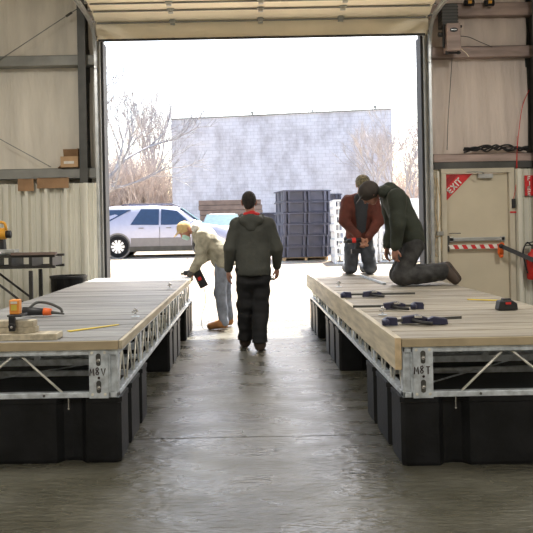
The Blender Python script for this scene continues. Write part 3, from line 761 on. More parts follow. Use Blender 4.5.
def dock(label, x0, x1, y0, y1, zt, zf, zb, word, inner_sign, fascia):
    """x0..x1 width, inner side faces the aisle (inner_sign=+1: aisle at x1)"""
    d = thing('floating_dock', label, 'dock', ((x0 + x1) / 2, (y0 + y1) / 2, 0))
    xi = x1 if inner_sign > 0 else x0; s = inner_sign
    # decking
    mb = MB(); y = y0; i = 0
    while y < y1 - .02:
        e = min(y + .134, y1); j = random.uniform(-.006, .006); mb.box((x0 - .005 + j, y, zf), (x1 + .005 + j * .6, e, zt - random.uniform(0, .004))); y = e + .012; i += 1
    dk = mb.build('decking', 'deck_boards' if fascia else 'deck_boards_grey', d, bevel=.003)
    mb = MB(); mb.box((x0 - .005, y0 - .016, zf - .001), (x1 + .005, y0 - .001, zt - .004)); mb.build('front_trim_board', 'pine', d, bevel=.002)
    # perimeter rails top and bottom
    rh = .032; w = .05
    mb = MB()
    for z in (zf - rh - .003, zb):
        for (a, b) in (((x0, y0), (x1, y0 + w)), ((x0, y1 - w), (x1, y1)), ((x0, y0), (x0 + w, y1)), ((x1 - w, y0), (x1, y1))): mb.box((a[0], a[1], z), (b[0], b[1], z + rh))
    fr = mb.build('frame_rails', 'galv', d, bevel=.003)
    # inner joists
    mb = MB(); yy = y0 + .62
    while yy < y1 - .2:
        mb.box((x0 + w, yy, zf - .075), (x1 - w, yy + .04, zf - .003)); mb.box((x0 + w, yy, zb + .008), (x1 - w, yy + .04, zb + .042)); mb.box((x0 + w, yy, zb + .082), (x1 - w, yy + .04, zb + .125)); mb.box(((x0 + x1) / 2 - .02, yy, zb + .125), ((x0 + x1) / 2 + .02, yy + .04, zf - .075)); yy += .61
    mb.tube([(x0 + .06, y0 + .1, zb + .03), (x1 - .06, y0 + 1.25, zb + .03)], .006, 6)
    mb.build('joists', 'galv', d)
    # end plates with slots and lettering
    for side in (1, -1):
        ex = x1 if side > 0 else x0
        mb = MB(); xa, xb = ex - side * .175, ex - side * .058
        mb.prism([(xa, y0 - .006, zb - .004), (xb, y0 - .006, zb - .004), (xb, y0 - .006, zf - .002), (xa, y0 - .006, zf - .002)], (0, .008, 0))
        pl = mb.build('corner_plate', 'galv', d, bevel=.002)
        for zc in (zb + .066, zf - .062):
            mb = MB(); xm = (xa + xb) / 2; q = []
            for k in range(12):
                an = 2 * PI * k / 12; q.append((xm + .015 * math.cos(an), y0 - .0085, zc + (.023 if math.sin(an) >= 0 else -.023) + .015 * math.sin(an)))
            mb.prism(q, (0, .002, 0)); sl = mb.build('slot', 'steel_dark', pl)
            mb = MB(); mb.sphere((xm + .003, y0 - .010, zc - .004), .009, (1, .5, 1)); mb.tube([(xm, y0 - .012, zc - .004), (xm, y0 - .002, zc - .004)], .013, 6); mb.build('bolt', 'chrome', pl)
        for zc in (zb + .02, zf - .02):
            for xx in (xa + side * .02, xb - side * .02):
                mb = MB(); mb.tube([(xx, y0 - .009, zc), (xx, y0 - .006, zc)], .009, 8); mb.build('rivet', 'rod', pl)
        # corner post: open channel
        mb = MB(); c0, c1 = ex - side * .058, ex
        mb.box((c0, y0, zb), (c0 + side * .012, y0 + .06, zf - .002)); mb.box((c1 - side * .012, y0, zb), (c1, y0 + .06, zf - .002)); mb.box((c0, y0 + .012, zb), (c1, y0 + .02, zf - .002))
        mb.build('corner_post', 'galv', d, bevel=.002)
    ex = xi; xa = min(ex - s * .175, ex - s * .058); hh = .045; zc = (zb + zf) / 2 - .012
    x = xa + .006
    lines = []; o = 0
    for ch in word:
        lines += [[(p[0] * .72 + o, p[1] + (.12 if ch == '8' else 0)) for p in ln] for ln in GL[ch]]; o += .82
    strokes(lines, (x, y0 - .0085, zc), (1, 0, 0), (0, 0, 1), hh * .95, .0033, 'marker_lettering', 'ink', d)
    mb = MB(); mb.sphere((xa + .06, y0 - .008, zc - .014), .008, (1, .3, 1)); mb.build('marker_dot', 'ink', d)
    # front bracing rods
    def rods(P, r=.0075):
        for a, b in P: m2 = MB(); m2.tube([a, b], r, 6); m2.build('bracing_rod', 'rod', d, smooth=True)
    zr0, zr1 = zb + .03, zf - .04; y = y0 + .02
    ctr = (x0 + x1) / 2
    base = xi - s * .19
    ap = xi - s * .615
    rods([((xi - s * .345, y, zr0), (ap + s * .03, y, zr1)), ((ap - s * .03, y, zr1), (xi - s * .92, y, zr0)), ((xi - s * .95, y, zr0), (x0 + .2 if s > 0 else x1 - .2, y, zr1))])
    # side truss
    for sx, X in ((1, x1 - .02), (-1, x0 + .02)):
        yy = y0 + .12; k = 0; P = []
        while yy < y1 - .25:
            P += [((X, yy, zr0), (X, yy + .11, zr1)), ((X, yy + .24, zr0), (X, yy + .13, zr1))]; yy += .30; k += 1
            if k % 3 == 0 and yy < y1 - .3:
                m2 = MB(); m2.box((X - .006, yy - .02, zb + .03), (X + .006, yy + .05, zf - .034)); m2.build('truss_plate', 'galv', d); yy += .09
        rods(P, .007)
    # floats
    for (a, b) in FLOATS[label]:
        mb = MB(); float_mesh(mb, x0 - .01, x1 + .01, a, b, 0, zb - .002, nfx=2 if True else 3, nfy=2); mb.build('float_tub', 'float_plastic', d, bevel=0)
    # hanging bolt ends under the front rail
    m2 = MB(); X = xi - s * .30; m2.tube([(X, y0 - .012, zb + .005), (X, y0 - .012, zb - .06)], .004, 6); m2.sphere((X, y0 - .012, zb - .062), .007); m2.build('bolt_end', 'chrome', d)
    for t in (.15, .60, .95):
        m2 = MB(); m2.tube([(xi - s * (t + .3), y0 - .003, zb + .016), (xi - s * (t + .3), y0 + .004, zb + .016)], .008, 8); m2.build('rail_hole', 'steel_dark', d)
    return d
LL = 'timber-decked galvanised floating dock on black floats, left of the aisle'
LR = 'timber-decked galvanised floating dock with men kneeling on it, right of the aisle'
FLOATS = {LL: [(4.315, 5.45), (7.05, 8.2), (9.0, 10.05)], LR: [(4.145, 5.35), (6.92, 8.1), (9.02, 10.08)]}
XiL, XiR = -.79, .895
dl = dock(LL, -2.14, XiL, 4.305, 10.1, .745, .69, .398, 'M8V', 1, False)
dr = dock(LR, XiR, 2.27, 4.135, 10.12, .75, .70, .403, 'M8T', -1, True)
# side boards
mb = MB(); mb.box((XiR - .045, 4.135, .565), (XiR - .006, 10.14, .752)); fb = mb.build('side_board', 'pine_side', dr, bevel=.003)
mb = MB(); mb.box((XiR - .044, 4.130, .567), (XiR - .007, 4.136, .750)); mb.build('end_grain', 'pine_end', fb)
mb = MB(); mb.box((XiL + .006, 4.30, .690), (XiL + .03, 10.1, .742)); mb.build('side_board', 'pine_side', dl, bevel=.003)
# small deck hardware
def lug(p, label):
    t = thing('deck_bracket', label, 'bracket', p, None)
    p = Vector(p); mb = MB(); mb.box(p + Vector((-.03, -.02, 0)), p + Vector((.03, .02, .005))); mb.build('foot_plate', 'galv', t)
    mb = MB(); mb.tube([p + Vector((0, 0, .004)), p + Vector((0, 0, .05))], .008, 8); mb.sphere(p + Vector((0, 0, .052)), .014); mb.tube([p + Vector((-.025, 0, .035)), p + Vector((.022, 0, .045))], .007, 6); mb.build('wing_bolt', 'chrome', t, smooth=True)
lug((-.86, 5.45, .745), 'small galvanised bolt bracket on left dock edge, nearer one')
lug((-.87, 8.0, .745), 'small galvanised bolt bracket on left dock edge, farther one')
lug((1.00, 7.75, .75), 'small galvanised bolt bracket on right dock edge, farther one')
lug((.99, 5.22, .75), 'small galvanised bolt bracket on right dock edge, between the clamps')
# perforated strip on right deck
a = at(364, 276.5, 9.3); a.z = .752; mb = MB()
A = Vector((1.49, 9.3, .751)); B = Vector((1.53, 7.92, .751)); t = (B - A).normalized(); q = Vector((-t.y, t.x, 0)) * .018
mb.prism([A - q, B - q, B + q, A + q], (0, 0, .006))
for i in range(34):
    c = A + (B - A) * (i + .5) / 34; mb.box(c + Vector((-.018, -.012, .006)), c + Vector((.018, .012, .022)))
tag(recenter(mb.build('hinge_strip', 'galv')), 'toothed grey metal strip lying lengthwise on the right dock by the knee', 'strip')

def clamp(px0, px1, py, d, z, head_px, handle_px, label, tilt=0, extra=None):
    A = at(px0, py, d); B = at(px1, py - tilt, d); yb = d
    A = Vector((A.x, yb, z + .028)); B = Vector((B.x, yb + tilt * .04, z + .028))
    T = thing('bar_clamp', label, 'clamp', (A.x, A.y, z), 'bar clamps on the right dock')
    mb = MB(); mb.box((A.x, A.y - .004, z + .018), (B.x, A.y + .004, z + .036))
    if tilt:
        for v in mb.v: v.y += (v.x - A.x) / (B.x - A.x) * (B.y - A.y)
    mb.build('bar', 'steel_dark', T)
    def yy(x): return A.y + (x - A.x) / (B.x - A.x) * (B.y - A.y)
    hx = at(head_px, py, d).x
    mb = MB(); Y = yy(hx); mb.prism([(hx - .05, Y - .02, z), (hx + .05, Y - .02, z), (hx + .045, Y - .02, z + .05), (hx - .02, Y - .02, z + .055), (hx - .05, Y - .02, z + .035)], (0, .045, 0)); mb.sphere((hx - .03, Y - .04, z + .025), .022); mb.build('fixed_jaw', 'navy', T, bevel=.004)
    gx = at(handle_px, py, d).x; Y = yy(gx)
    mb = MB(); mb.prism([(gx - .09, Y - .024, z + .003), (gx + .08, Y - .024, z + .006), (gx + .09, Y - .024, z + .04), (gx + .02, Y - .024, z + .062), (gx - .08, Y - .024, z + .05)], (0, .05, 0)); hb = mb.build('sliding_jaw', 'grip_blue', T, bevel=.006)
    mb = MB(); mb.tube(arc([(gx - .02, Y - .03, z + .03), (gx + .03, Y - .09, z + .02), (gx + .09, Y - .12, z + .016)], 4), .012, 7); mb.build('grip', 'black', hb, smooth=True)
    mb = MB(); mb.box((gx - .01, Y - .05, z + .045), (gx + .04, Y - .03, z + .06)); mb.build('trigger', 'chrome', hb)
clamp(345, 415, 295, 6.55, .752, 346, 372, 'black bar clamp farthest back on the right dock decking')
clamp(353, 424, 306, 5.55, .752, 417, 394, 'black bar clamp lying middle of three on the right dock')
clamp(386, 467, 322, 4.66, .752, 390, 416, 'black bar clamp nearest the front end of right dock', tilt=3)
a = at(436, 322, 4.68)
mb = MB(); mb.prism([(a.x - .06, 4.64, .752), (a.x + .07, 4.64, .752), (a.x + .065, 4.64, .79), (a.x - .02, 4.64, .805), (a.x - .06, 4.64, .79)], (0, .05, 0)); o = mb.build('clamp_head', 'navy', None, bevel=.005); tag(recenter(o), 'loose dark blue clamp head at the end of the nearest clamp bar', 'clamp head')
# battery / tape measure block
p = Vector((1.96, 5.35, .752)); T = thing('battery_pack', 'black tool battery with red catch standing on right dock decking', 'battery', p)
mb = MB(); mb.prism([p + Vector(q) for q in ((-.075, 0, 0), (.075, 0, 0), (.07, 0, .05), (.03, 0, .075), (-.06, 0, .07))], (0, .09, 0)); mb.build('case', 'black', T, bevel=.008)
mb = MB(); mb.box(p + Vector((-.03, .02, .066)), p + Vector((.03, .07, .085))); mb.build('terminal_block', 'black', T, bevel=.004)
mb = MB(); mb.box(p + Vector((-.02, -.004, .045)), p + Vector((.02, .002, .06))); mb.build('red_catch', 'red_paint', T)
line_thing('chalk_line', arc([(1.9, 6.15, .756), (2.05, 6.05, .756), (2.2, 6.0, .756)], 4), .006, 'yellow_cord', 'short yellow line lying near right edge of the right dock', 'string')
a = at(62, 335, 4.65); b = at(112, 326, 5.2)
mb = MB(); mb.prism([(-1.2, 4.72, .746), (-1.17, 4.68, .746), (-.9, 4.98, .746), (-.91, 5.0, .746)], (0, 0, .004)); tag(recenter(mb.build('yellow_tape', 'yellow_cord')), 'yellow folded tape strip lying on the left dock decking', 'tape')

# lumber offcuts at the left front
def plank(x0, x1, y0, y1, z0, z1, label, m='pine_side'):
    mb = MB(); mb.box((x0, y0, z0), (x1, y1, z1)); return tag(recenter(mb.build('lumber_offcut', m, None, bevel=.003)), label, 'board', 'lumber offcuts on the left dock')
plank(-1.85, -1.165, 4.34, 4.48, .746, .784, 'longest pale board lying lowest on the front of left dock')
plank(-1.9, -1.31, 4.39, 4.47, .785, .822, 'short pine board in the middle of the offcut stack')
plank(-1.9, -1.32, 4.385, 4.47, .823, .861, 'short pine board on top of the offcut stack')
# clamp + laser
ax = at(12, 330, 4.36).x
T = thing('quick_clamp', 'black clamp gripping the offcut stack on left dock', 'clamp', (ax, 4.37, .80))
mb = MB(); mb.box((ax - .02, 4.355, .80), (ax + .02, 4.375, .90)); mb.tube([(ax, 4.35, .83), (ax, 4.38, .83)], .022, 12); mb.build('clamp_body', 'black', T, bevel=.005)
mb = MB(); mb.box((ax - .03, 4.36, .888), (ax + .06, 4.48, .90)); mb.build('clamp_jaw', 'black', T, bevel=.003)
mb = MB(); mb.sphere((ax, 4.352, .826), .009, (1, .5, 1)); mb.build('pivot_pin', 'chrome', T)
T = thing('laser_level', 'orange laser level box with yellow label on a black clamp', 'laser level', (ax + .005, 4.42, .9005))
mb = MB(); mb.box((ax - .025, 4.39, .9005), (ax + .035, 4.45, .990)); cs = mb.build('case', 'level_orange', T, bevel=.006)
mb = MB(); mb.box((ax - .012, 4.386, .925), (ax + .022, 4.391, .96)); mb.build('yellow_label', 'yellow_cord', cs)
mb = MB(); mb.box((ax - .015, 4.386, .966), (ax + .025, 4.391, .98)); mb.build('lens_window', 'white_print', cs)
# power tool lying on left dock
p = at(38, 312, 5.5); p = Vector((p.x, 5.55, .746)); T = thing('power_tool', 'black and orange power tool lying behind the offcuts', 'power tool', p)
mb = MB(); mb.tube([p + Vector((-.13, 0, .045)), p + Vector((-.02, 0, .042)), p + Vector((.08, 0, .035))], .036, 12, .024); bd = mb.build('motor_body', 'black', T, smooth=True)
mb = MB(); mb.tube([p + Vector((.03, 0, .04)), p + Vector((.09, 0, .037))], .031, 12, .026); mb.build('orange_collar', 'orange', T, smooth=True)
mb = MB(); mb.tube([p + Vector((.08, 0, .035)), p + Vector((.19, 0, .02))], .014, 8, .006); mb.build('bit', 'steel_dark', T)
mb = MB(); mb.tube(arc([p + Vector((-.08, 0, .07)), p + Vector((-.03, .03, .11)), p + Vector((.06, .04, .10)), p + Vector((.15, .03, .06)), p + Vector((.17, .02, .03))], 5), .011, 7); mb.build('handle', 'steel_dark', T, smooth=True)

# ================================================================== LEFT BENCH, SAW, TUB
X1 = at(60, 262, 9.3).x
T = thing('steel_rack', 'black steel tool stand with two-rail top against the left liner wall', 'stand', (X1 - .9, 9.3, 0))
zt = 1.12
mb = MB()
for y in (9.05, 9.5):
    mb.box((X1 - 2.0, y, zt - .03), (X1, y + .04, zt)); mb.box((X1 - 2.0, y, zt - .17), (X1, y + .04, zt - .135))
for i in range(8): x = X1 - .05 - i * .26; mb.box((x - .02, 9.05, zt - .14), (x + .02, 9.54, zt - .03))
mb.build('top_frame', 'black_steel', T)
for x in (X1 - .32, X1 - 1.7):
    for y in (9.07, 9.5): m2 = MB(); m2.box((x - .022, y, 0), (x + .022, y + .04, zt - .2)); m2.build('leg', 'black_steel', T)
for y in (9.08, 9.52): m2 = MB(); m2.tube([(X1 - .34, y, .45), (X1 - .95, y, zt - .19)], .016, 6); m2.build('brace', 'black_steel', T)
mb = MB(); mb.box((X1 - .55, 9.02, zt + .001), (X1 + .02, 9.10, zt + .035)); tag(recenter(mb.build('timber_strip', 'old_timber')), 'rusty brown strip lying on the end of the steel stand', 'strip')
c = at(3, 250, 9.3); X = c.x; z = zt
T = thing('mitre_saw', 'yellow and black mitre saw on the steel stand at left edge', 'saw', (X - .1, 9.3, z))
mb = MB(); mb.lathe((X - .12, 9.3, z + .001), [(.20, 0), (.21, .02), (.20, .05), (.1, .06)], 24); mb.box((X - .45, 9.2, z + .03), (X + .18, 9.4, z + .075)); mb.build('saw_table', 'track_metal', T, bevel=.005)
mb = MB(); mb.prism([(X - .08, 9.27, z + .06), (X + .03, 9.27, z + .06), (X + .02, 9.27, z + .20), (X - .05, 9.27, z + .24)], (0, .1, 0)); mb.build('pivot_arm', 'black', T, bevel=.01)
mb = MB(); mb.tube([(X - .16, 9.26, z + .28), (X + .06, 9.26, z + .28)], .075, 16); mb.build('motor_housing', 'yellow_tool', T, smooth=True)
mb = MB(); mb.tube([(X + .06, 9.26, z + .27), (X + .12, 9.26, z + .27)], .05, 14); mb.build('motor_cap', 'black', T, smooth=True)
mb = MB(); mb.tube(arc([(X - .14, 9.22, z + .34), (X - .1, 9.2, z + .42), (X + .05, 9.2, z + .42), (X + .075, 9.22, z + .33)], 5), .018, 8); mb.build('carry_handle', 'yellow_tool', T, smooth=True)
mb = MB(); mb.tube([(X - .22, 9.30, z + .18), (X - .20, 9.30, z + .18)], .13, 28); mb.build('blade_guard', 'steel_dark', T)
a, b = at(50, 273, 10.05), at(87, 273, 10.05); cx = (a.x + b.x) / 2; r = (b.x - a.x) / 2; zt2 = a.z - .01
T = thing('plastic_tub', 'black open-topped tub behind the far end of the left dock', 'tub', (cx, 10.05, 0))
mb = MB(); mb.lathe((cx, 10.05, 0), [(r * .80, 0), (r * .83, .03), (r * .95, zt2 - .05), (r * .93, zt2 - .06), (r * .80, .04)], 28); mb.build('tub_body', 'float_plastic', T, smooth=False)
mb = MB(); mb.lathe((cx, 10.05, zt2 - .06), [(r * .93, 0), (r, 0), (r * 1.01, .03), (r * .93, .03), (r * .93, 0)], 28); mb.build('rim', 'black', T)

# ================================================================== OUTSIDE
def gz(y): return 0.0 if y < 11 else min((y - 11) * .041, .56)
mb = MB(); ys = [11.0, 12, 14, 17, 20, 24, 24.66, 30, 45, 90, 200]
vs = []; fs = []
xs = [-120, -40, -15, -5, 0, 5, 15, 40, 120]
for y in ys:
    for x in xs: vs.append((x, y, gz(y) - (.005 if y <= 11 else 0)))
for i in range(len(ys) - 1):
    for k in range(len(xs) - 1): a = i * len(xs) + k; fs.append((a, a + 1, a + 1 + len(xs), a + len(xs)))
mb.add(vs, fs)
structure(mb.build('ground', 'gravel', None))
# white painted block building
A = at(171, 120, 41.5); B = at(391.5, 109.5, 39.3)
T = thing('warehouse', 'long windowless white painted block building across the yard', 'building', ((A.x + B.x) / 2, 42, gz(42)))
zt = (A.z + B.z) / 2
mb = MB(); dirv = Vector((B.x - A.x, B.y - A.y, 0)); nrm = Vector((-dirv.y, dirv.x, 0)).normalized() * 14
mb.prism([(A.x, A.y, .3), (B.x, B.y, .3), (B.x + nrm.x, B.y + nrm.y, .3), (A.x + nrm.x, A.y + nrm.y, .3)], (0, 0, zt - .3)); mb.build('wall', 'facade', T)
mb = MB(); n1 = nrm.normalized() * -.06
mb.prism([(A.x + n1.x, A.y + n1.y, zt), (B.x + n1.x, B.y + n1.y, zt), (B.x + nrm.x, B.y + nrm.y, zt), (A.x + nrm.x, A.y + nrm.y, zt)], (0, 0, .07)); mb.build('coping', 'girt', T)
for px in (254, 315, 376):
    t = (px - 171) / 220.5; p = A.lerp(B, t) + nrm * .03; m2 = MB(); m2.tube([(p.x, p.y, zt), (p.x, p.y, zt + .25)], .05, 8); m2.sphere((p.x, p.y, zt + .27), .10 if px != 315 else .05); m2.build('roof_vent', 'girt', T)

# ---- cars
def car(label, loc, rot, body, clad, glass, st, wheel_r, wb, tracks, wins, group=None, rack=True):
    """st: stations (x, z_bottom, z_belt, z_roof, half_low, half_belt, half_roof), local x along the car, nose at +x"""
    T = thing('car', label, 'car', (0, 0, 0))
    def ring(s, zcut=None):
        x, zb, zbelt, zr, hl, hb, hr = s
        zm = zb + (zbelt - zb) * .5
        L = [(-hl * .92, zb), (-hl, zb + .10), (-hl, zm), (-hb, zbelt)]
        if zr > zbelt + .04: L += [(-hr - (hb - hr) * .35, zbelt + (zr - zbelt) * .6), (-hr * .98, zr - .05), (-hr * .8, zr)]
        else: L += [(-hb * .98, zbelt + .01), (-hb * .95, zbelt + .02), (-hb * .8, zr)]
        R_ = [(-a, b) for a, b in L[::-1]]
        return [Vector((x, a, b)) for a, b in L + R_]
    def catm(k, n=5):
        return k
    S = []
    for i in range(len(st) - 1):
        for q in range(4):
            t = q / 4; S.append([st[i][j] * (1 - t) + st[i + 1][j] * t for j in range(7)])
    S.append(list(st[-1]))
    mb = MB(); rs = [ring(s) for s in S]; n = len(rs[0]); vs = [v for r_ in rs for v in r_]; fs = []
    for i in range(len(rs) - 1):
        for k in range(n): a = i * n + k; b = i * n + (k + 1) % n; fs.append((a, b, b + n, a + n))
    fs += [tuple(range(n)), tuple((len(rs) - 1) * n + k for k in range(n))[::-1]]
    mb.add(vs, fs); bo = mb.build('body_shell', body, T, smooth=True)
    for xw in (0, wb):
        for sy in (1, -1):
            Y = tracks * sy
            mb = MB(); mb.tube([(xw, Y * 1.055, wheel_r + .03), (xw, Y * .80, wheel_r + .03)], wheel_r * 1.24, 28); mb.build('wheel_arch', clad, bo, smooth=False)
            mb = MB(); mb.tube([(xw, Y * 1.058, wheel_r + .02), (xw, Y * .80, wheel_r + .02)], wheel_r * 1.12, 28); mb.build('arch_recess', 'black', bo)
            mb = MB(); mb.tube([(xw, Y * 1.08, wheel_r), (xw, Y * .82, wheel_r)], wheel_r, 28); wh = mb.build('wheel', 'tyre', T, bevel=.02)
            mb = MB(); mb.tube([(xw, Y * 1.085, wheel_r), (xw, Y * 1.06, wheel_r)], wheel_r * .64, 24); rim = mb.build('rim', 'steel_dark', wh)
            mb = MB()
            for k in range(10):
                an = 2 * PI * k / 10; dx, dz = math.cos(an), math.sin(an); p = Vector((xw, Y * 1.09, wheel_r)); q = Vector((dx, 0, dz)); t2 = Vector((-dz, 0, dx))
                mb.prism([p + q * .03 - t2 * .022, p + q * wheel_r * .64 - t2 * .04, p + q * wheel_r * .64 + t2 * .04, p + q * .03 + t2 * .022], (0, -.02 * (1 if sy > 0 else -1), 0))
            mb.tube([(xw, Y * 1.095, wheel_r), (xw, Y * 1.06, wheel_r)], .06, 12); mb.build('spokes', 'alloy', rim)
    if clad != body:
        for sy in (1, -1):
            mb = MB()
            x0_, x1_ = -.45, wb + .45; Y = tracks * 1.035 * sy
            for (a, b) in ((wheel_r * 1.25, wb - wheel_r * 1.25),): mb.prism([(a, Y, .27), (b, Y, .27), (b, Y, .62), (a, Y, .62)], (0, .03 * sy, 0))
            mb.prism([(-.95, Y * .95, .35), (-wheel_r * 1.25, Y, .3), (-wheel_r * 1.25, Y, .62), (-.95, Y * .95, .62)], (0, .03 * sy, 0))
            mb.build('cladding', clad, T, bevel=.01)
            mb = MB(); mb.prism([(wheel_r * 1.1, Y * .98, .17), (wb - wheel_r * 1.1, Y * .98, .17), (wb - wheel_r * 1.1, Y * 1.03, .34), (wheel_r * 1.1, Y * 1.03, .34)], (0, .02 * sy, 0)); mb.build('rocker_panel', 'steel_dark', T)
        for sy in (1, -1):
            for xx in (wb * .485, wb * .86): mb = MB(); mb.box((xx, tracks * 1.045 * sy, .30), (xx + .012, tracks * 1.075 * sy, .98)); mb.build('door_seam', 'steel_dark', T)
            for xx in (wb * .62, wb * .30): mb = MB(); mb.box((xx - .16, tracks * 1.03 * sy, .93), (xx, tracks * 1.075 * sy, .96)); mb.build('door_handle', 'car_cladding', T)
    for (nm, poly, g) in wins:
        for sy in (1, -1):
            mb = MB(); P = []
            for (x, z) in poly:
                # half width at that x,z
                s = min(S, key=lambda q: abs(q[0] - x)); hb, hr, zbelt, zr = s[5], s[6], s[2], s[3]
                t = max(0, min(1, (z - zbelt) / max(zr - zbelt, .1))); h_ = hb + (hr - hb) * (t / .6 * .65 if t < .6 else .65 + (t - .6) / .4 * .35)
                P.append(Vector((x, sy * (h_ + .012), z)))
            mb.prism(P, (0, -.03 * sy, 0)); mb.build(nm, g, T)
    # windscreen and rear glass as sloping panes
    for (xa, za, xb, zb_, ha, hb2, nm) in glass:
        mb = MB(); nn = Vector((zb_ - za, 0, -(xb - xa))).normalized(); sgn = 1 if (xa - wb / 2) * nn.x > 0 else -1
        mb.prism([(xa, -ha, za), (xa, ha, za), (xb, hb2, zb_), (xb, -hb2, zb_)], nn * .012 * sgn); mb.build(nm, 'windscreen', T)
    if rack:
        mb = MB()
        for sy in (1, -1):
            z = max(s[3] for s in S); mb.tube([(wb * .02, .52 * sy, z - .03), (wb * .06, .52 * sy, z + .05), (wb * .62, .52 * sy, z + .05), (wb * .68, .52 * sy, z - .03)], .02, 6)
        for xx in (wb * .15, wb * .5): mb.tube([(xx, -.52, max(s[3] for s in S) + .05), (xx, .52, max(s[3] for s in S) + .05)], .018, 6)
        mb.build('roof_rack', 'navy', T)
    mb = MB(); mb.box((-.5, -.6, .16), (wb + .5, .6, .34)); mb.build('underbody', 'black', T)
    for sy in (1, -1):
        mb = MB(); s = S[0]; mb.box((s[0] + .01, s[4] * .78 * sy, s[2] - .1), (s[0] + .22, (s[4] + .015) * sy, s[2] + .15)); mb.build('tail_light', 'tail_red', T, bevel=.02)
        mb = MB(); e = S[-1]; mb.box((e[0] - .20, e[5] * .55 * sy, e[2] - .22), (e[0] + .02, e[5] * .95 * sy, e[2] - .08)); mb.build('headlight', 'windscreen', T, bevel=.02)
        xm = glass[0][0] - .25; mb = MB(); mb.sphere((xm, (tracks + .22) * sy, 1.12), .1, (.7, 1, .8)); mb.tube([(xm, (tracks + .0) * sy, 1.05), (xm, (tracks + .2) * sy, 1.1)], .03, 6); mb.build('wing_mirror', body, T, smooth=True)
    mb = MB(); e = S[-1]; mb.box((e[0] - .03, -.45, e[2] - .28), (e[0] + .03, .45, e[2] - .12)); mb.build('grille', 'black', T)
    T.location = loc; T.rotation_euler = (0, 0, rot)
    return T
suv = [(-.95, .45, 1.00, 1.02, .80, .78, .60), (-.90, .38, 1.02, 1.30, .84, .83, .66), (-.62, .33, 1.03, 1.64, .88, .87, .66), (-.1, .28, 1.02, 1.70, .90, .89, .67), (1.2, .26, 1.00, 1.70, .91, .90, .68), (1.95, .26, .99, 1.64, .91, .90, .66),
       (2.32, .26, 1.0, 1.42, .91, .88, .66), (2.76, .28, 1.02, 1.08, .90, .86, .7), (3.2, .30, .98, 1.02, .88, .82, .7), (3.60, .34, .86, .90, .82, .72, .6), (3.72, .40, .70, .72, .74, .62, .5)]
Y0 = 24.4; x0 = at(118.5, 247, Y0 - .8).x
car('silver and grey sport utility vehicle parked side-on at the left of the yard', (x0, Y0, gz(Y0)), 0, 'car_silver', 'car_cladding', [(2.80, 1.06, 2.03, 1.62, .72, .60, 'windscreen'), (-.915, 1.06, -.66, 1.60, .68, .60, 'rear_window')], suv, .345, 2.85, .86,
    [('quarter_window', [(-.80, 1.07), (-.45, 1.09), (.42, 1.56), (-.45, 1.57)], 'car_glass'), ('rear_door_window', [(.42, 1.06), (1.36, 1.04), (1.36, 1.57), (.76, 1.58)], 'car_glass'), ('front_door_window', [(1.43, 1.04), (2.40, 1.04), (2.25, 1.24), (1.95, 1.50), (1.43, 1.57)], 'car_glass')])
sed = [(-.9, .40, .88, .90, .76, .72, .6), (-.7, .32, .94, .97, .84, .80, .6), (-.1, .28, .95, 1.10, .88, .85, .58), (.5, .26, .94, 1.42, .88, .86, .58), (1.5, .26, .93, 1.46, .88, .86, .60), (2.0, .26, .93, 1.18, .88, .86, .60), (2.5, .27, .93, .96, .88, .84, .6), (3.2, .30, .84, .87, .85, .78, .6), (3.55, .38, .68, .70, .76, .64, .5)]
Y1 = 29.5; xs_ = at(221, 220, Y1 - 3).x
car('white car facing the building with a pale windscreen, behind the bending worker', (xs_, Y1, gz(Y1)), -PI / 2, 'car_white', 'car_white', [(2.42, .99, 1.62, 1.43, .72, .60, 'windscreen'), (-.2, 1.06, .45, 1.38, .66, .56, 'rear_window')], sed, .31, 2.65, .80,
    [('side_window', [(.1, .99), (2.0, .99), (1.5, 1.36), (.6, 1.36)], 'car_glass')], rack=False)
# old timber stack behind the white car
a = at(199, 204.5, 33); b = at(262, 204.5, 33)
T = thing('timber_stack', 'long low brown timber stack in front of the white building', 'timber stack', ((a.x + b.x) / 2, 33.4, gz(33)))
zt = a.z; zz = gz(33) + .1; i = 0
while zz < zt - .02:
    mb = MB(); mb.box((a.x + random.uniform(-.05, .05), 33, zz), (b.x + random.uniform(-.05, .05), 33.9, zz + .22)); mb.build('timber_layer', 'old_timber', T, bevel=.01); zz += .235; i += 1
mb = MB()
for q in range(3): x = a.x + .3 + q * (b.x - a.x - .6) / 2; mb.box((x - .06, 33, gz(33)), (x + .06, 33.9, gz(33) + .1))
mb.build('bearers', 'pallet_wood', T)

# ---- stacked grey dock floats
Yt = 21.3; zg = gz(Yt)
fl = at(283, 260, Yt); frr = at(329.5, 260, Yt); wdt = frr.x - fl.x; H = .335
mb = MB()
def tub(mb, wd, dp, h):
    float_mesh(mb, -wd / 2, wd / 2, 0, dp, 0.03, h, groove=False)
    for x in (-wd / 2 + .01, -wd / 2 + .14, -.065, .065, wd / 2 - .14, wd / 2 - .01): mb.box((x - .03, -.10, .02), (x + .03, .02, h - .01))
    for y in (.1, dp * .45, dp * .55, dp - .1): mb.box((-wd / 2 - .022, y - .03, .02), (-wd / 2 + .01, y + .03, h - .01)); mb.box((wd / 2 - .01, y - .03, .02), (wd / 2 + .022, y + .03, h - .01))
    mb.box((-wd / 2 - .055, -.11, h - .045), (wd / 2 + .055, dp + .03, h - .012)); mb.box((-wd / 2 - .02, -.02, 0), (wd / 2 + .02, dp + .02, .03))
tub(mb, wdt, 1.0, H - .003)
proto = mb.build('float_block', 'tub_grey')
names = ['topmost', 'second from top', 'third from top', 'fourth from top', 'second from bottom', 'lowest']
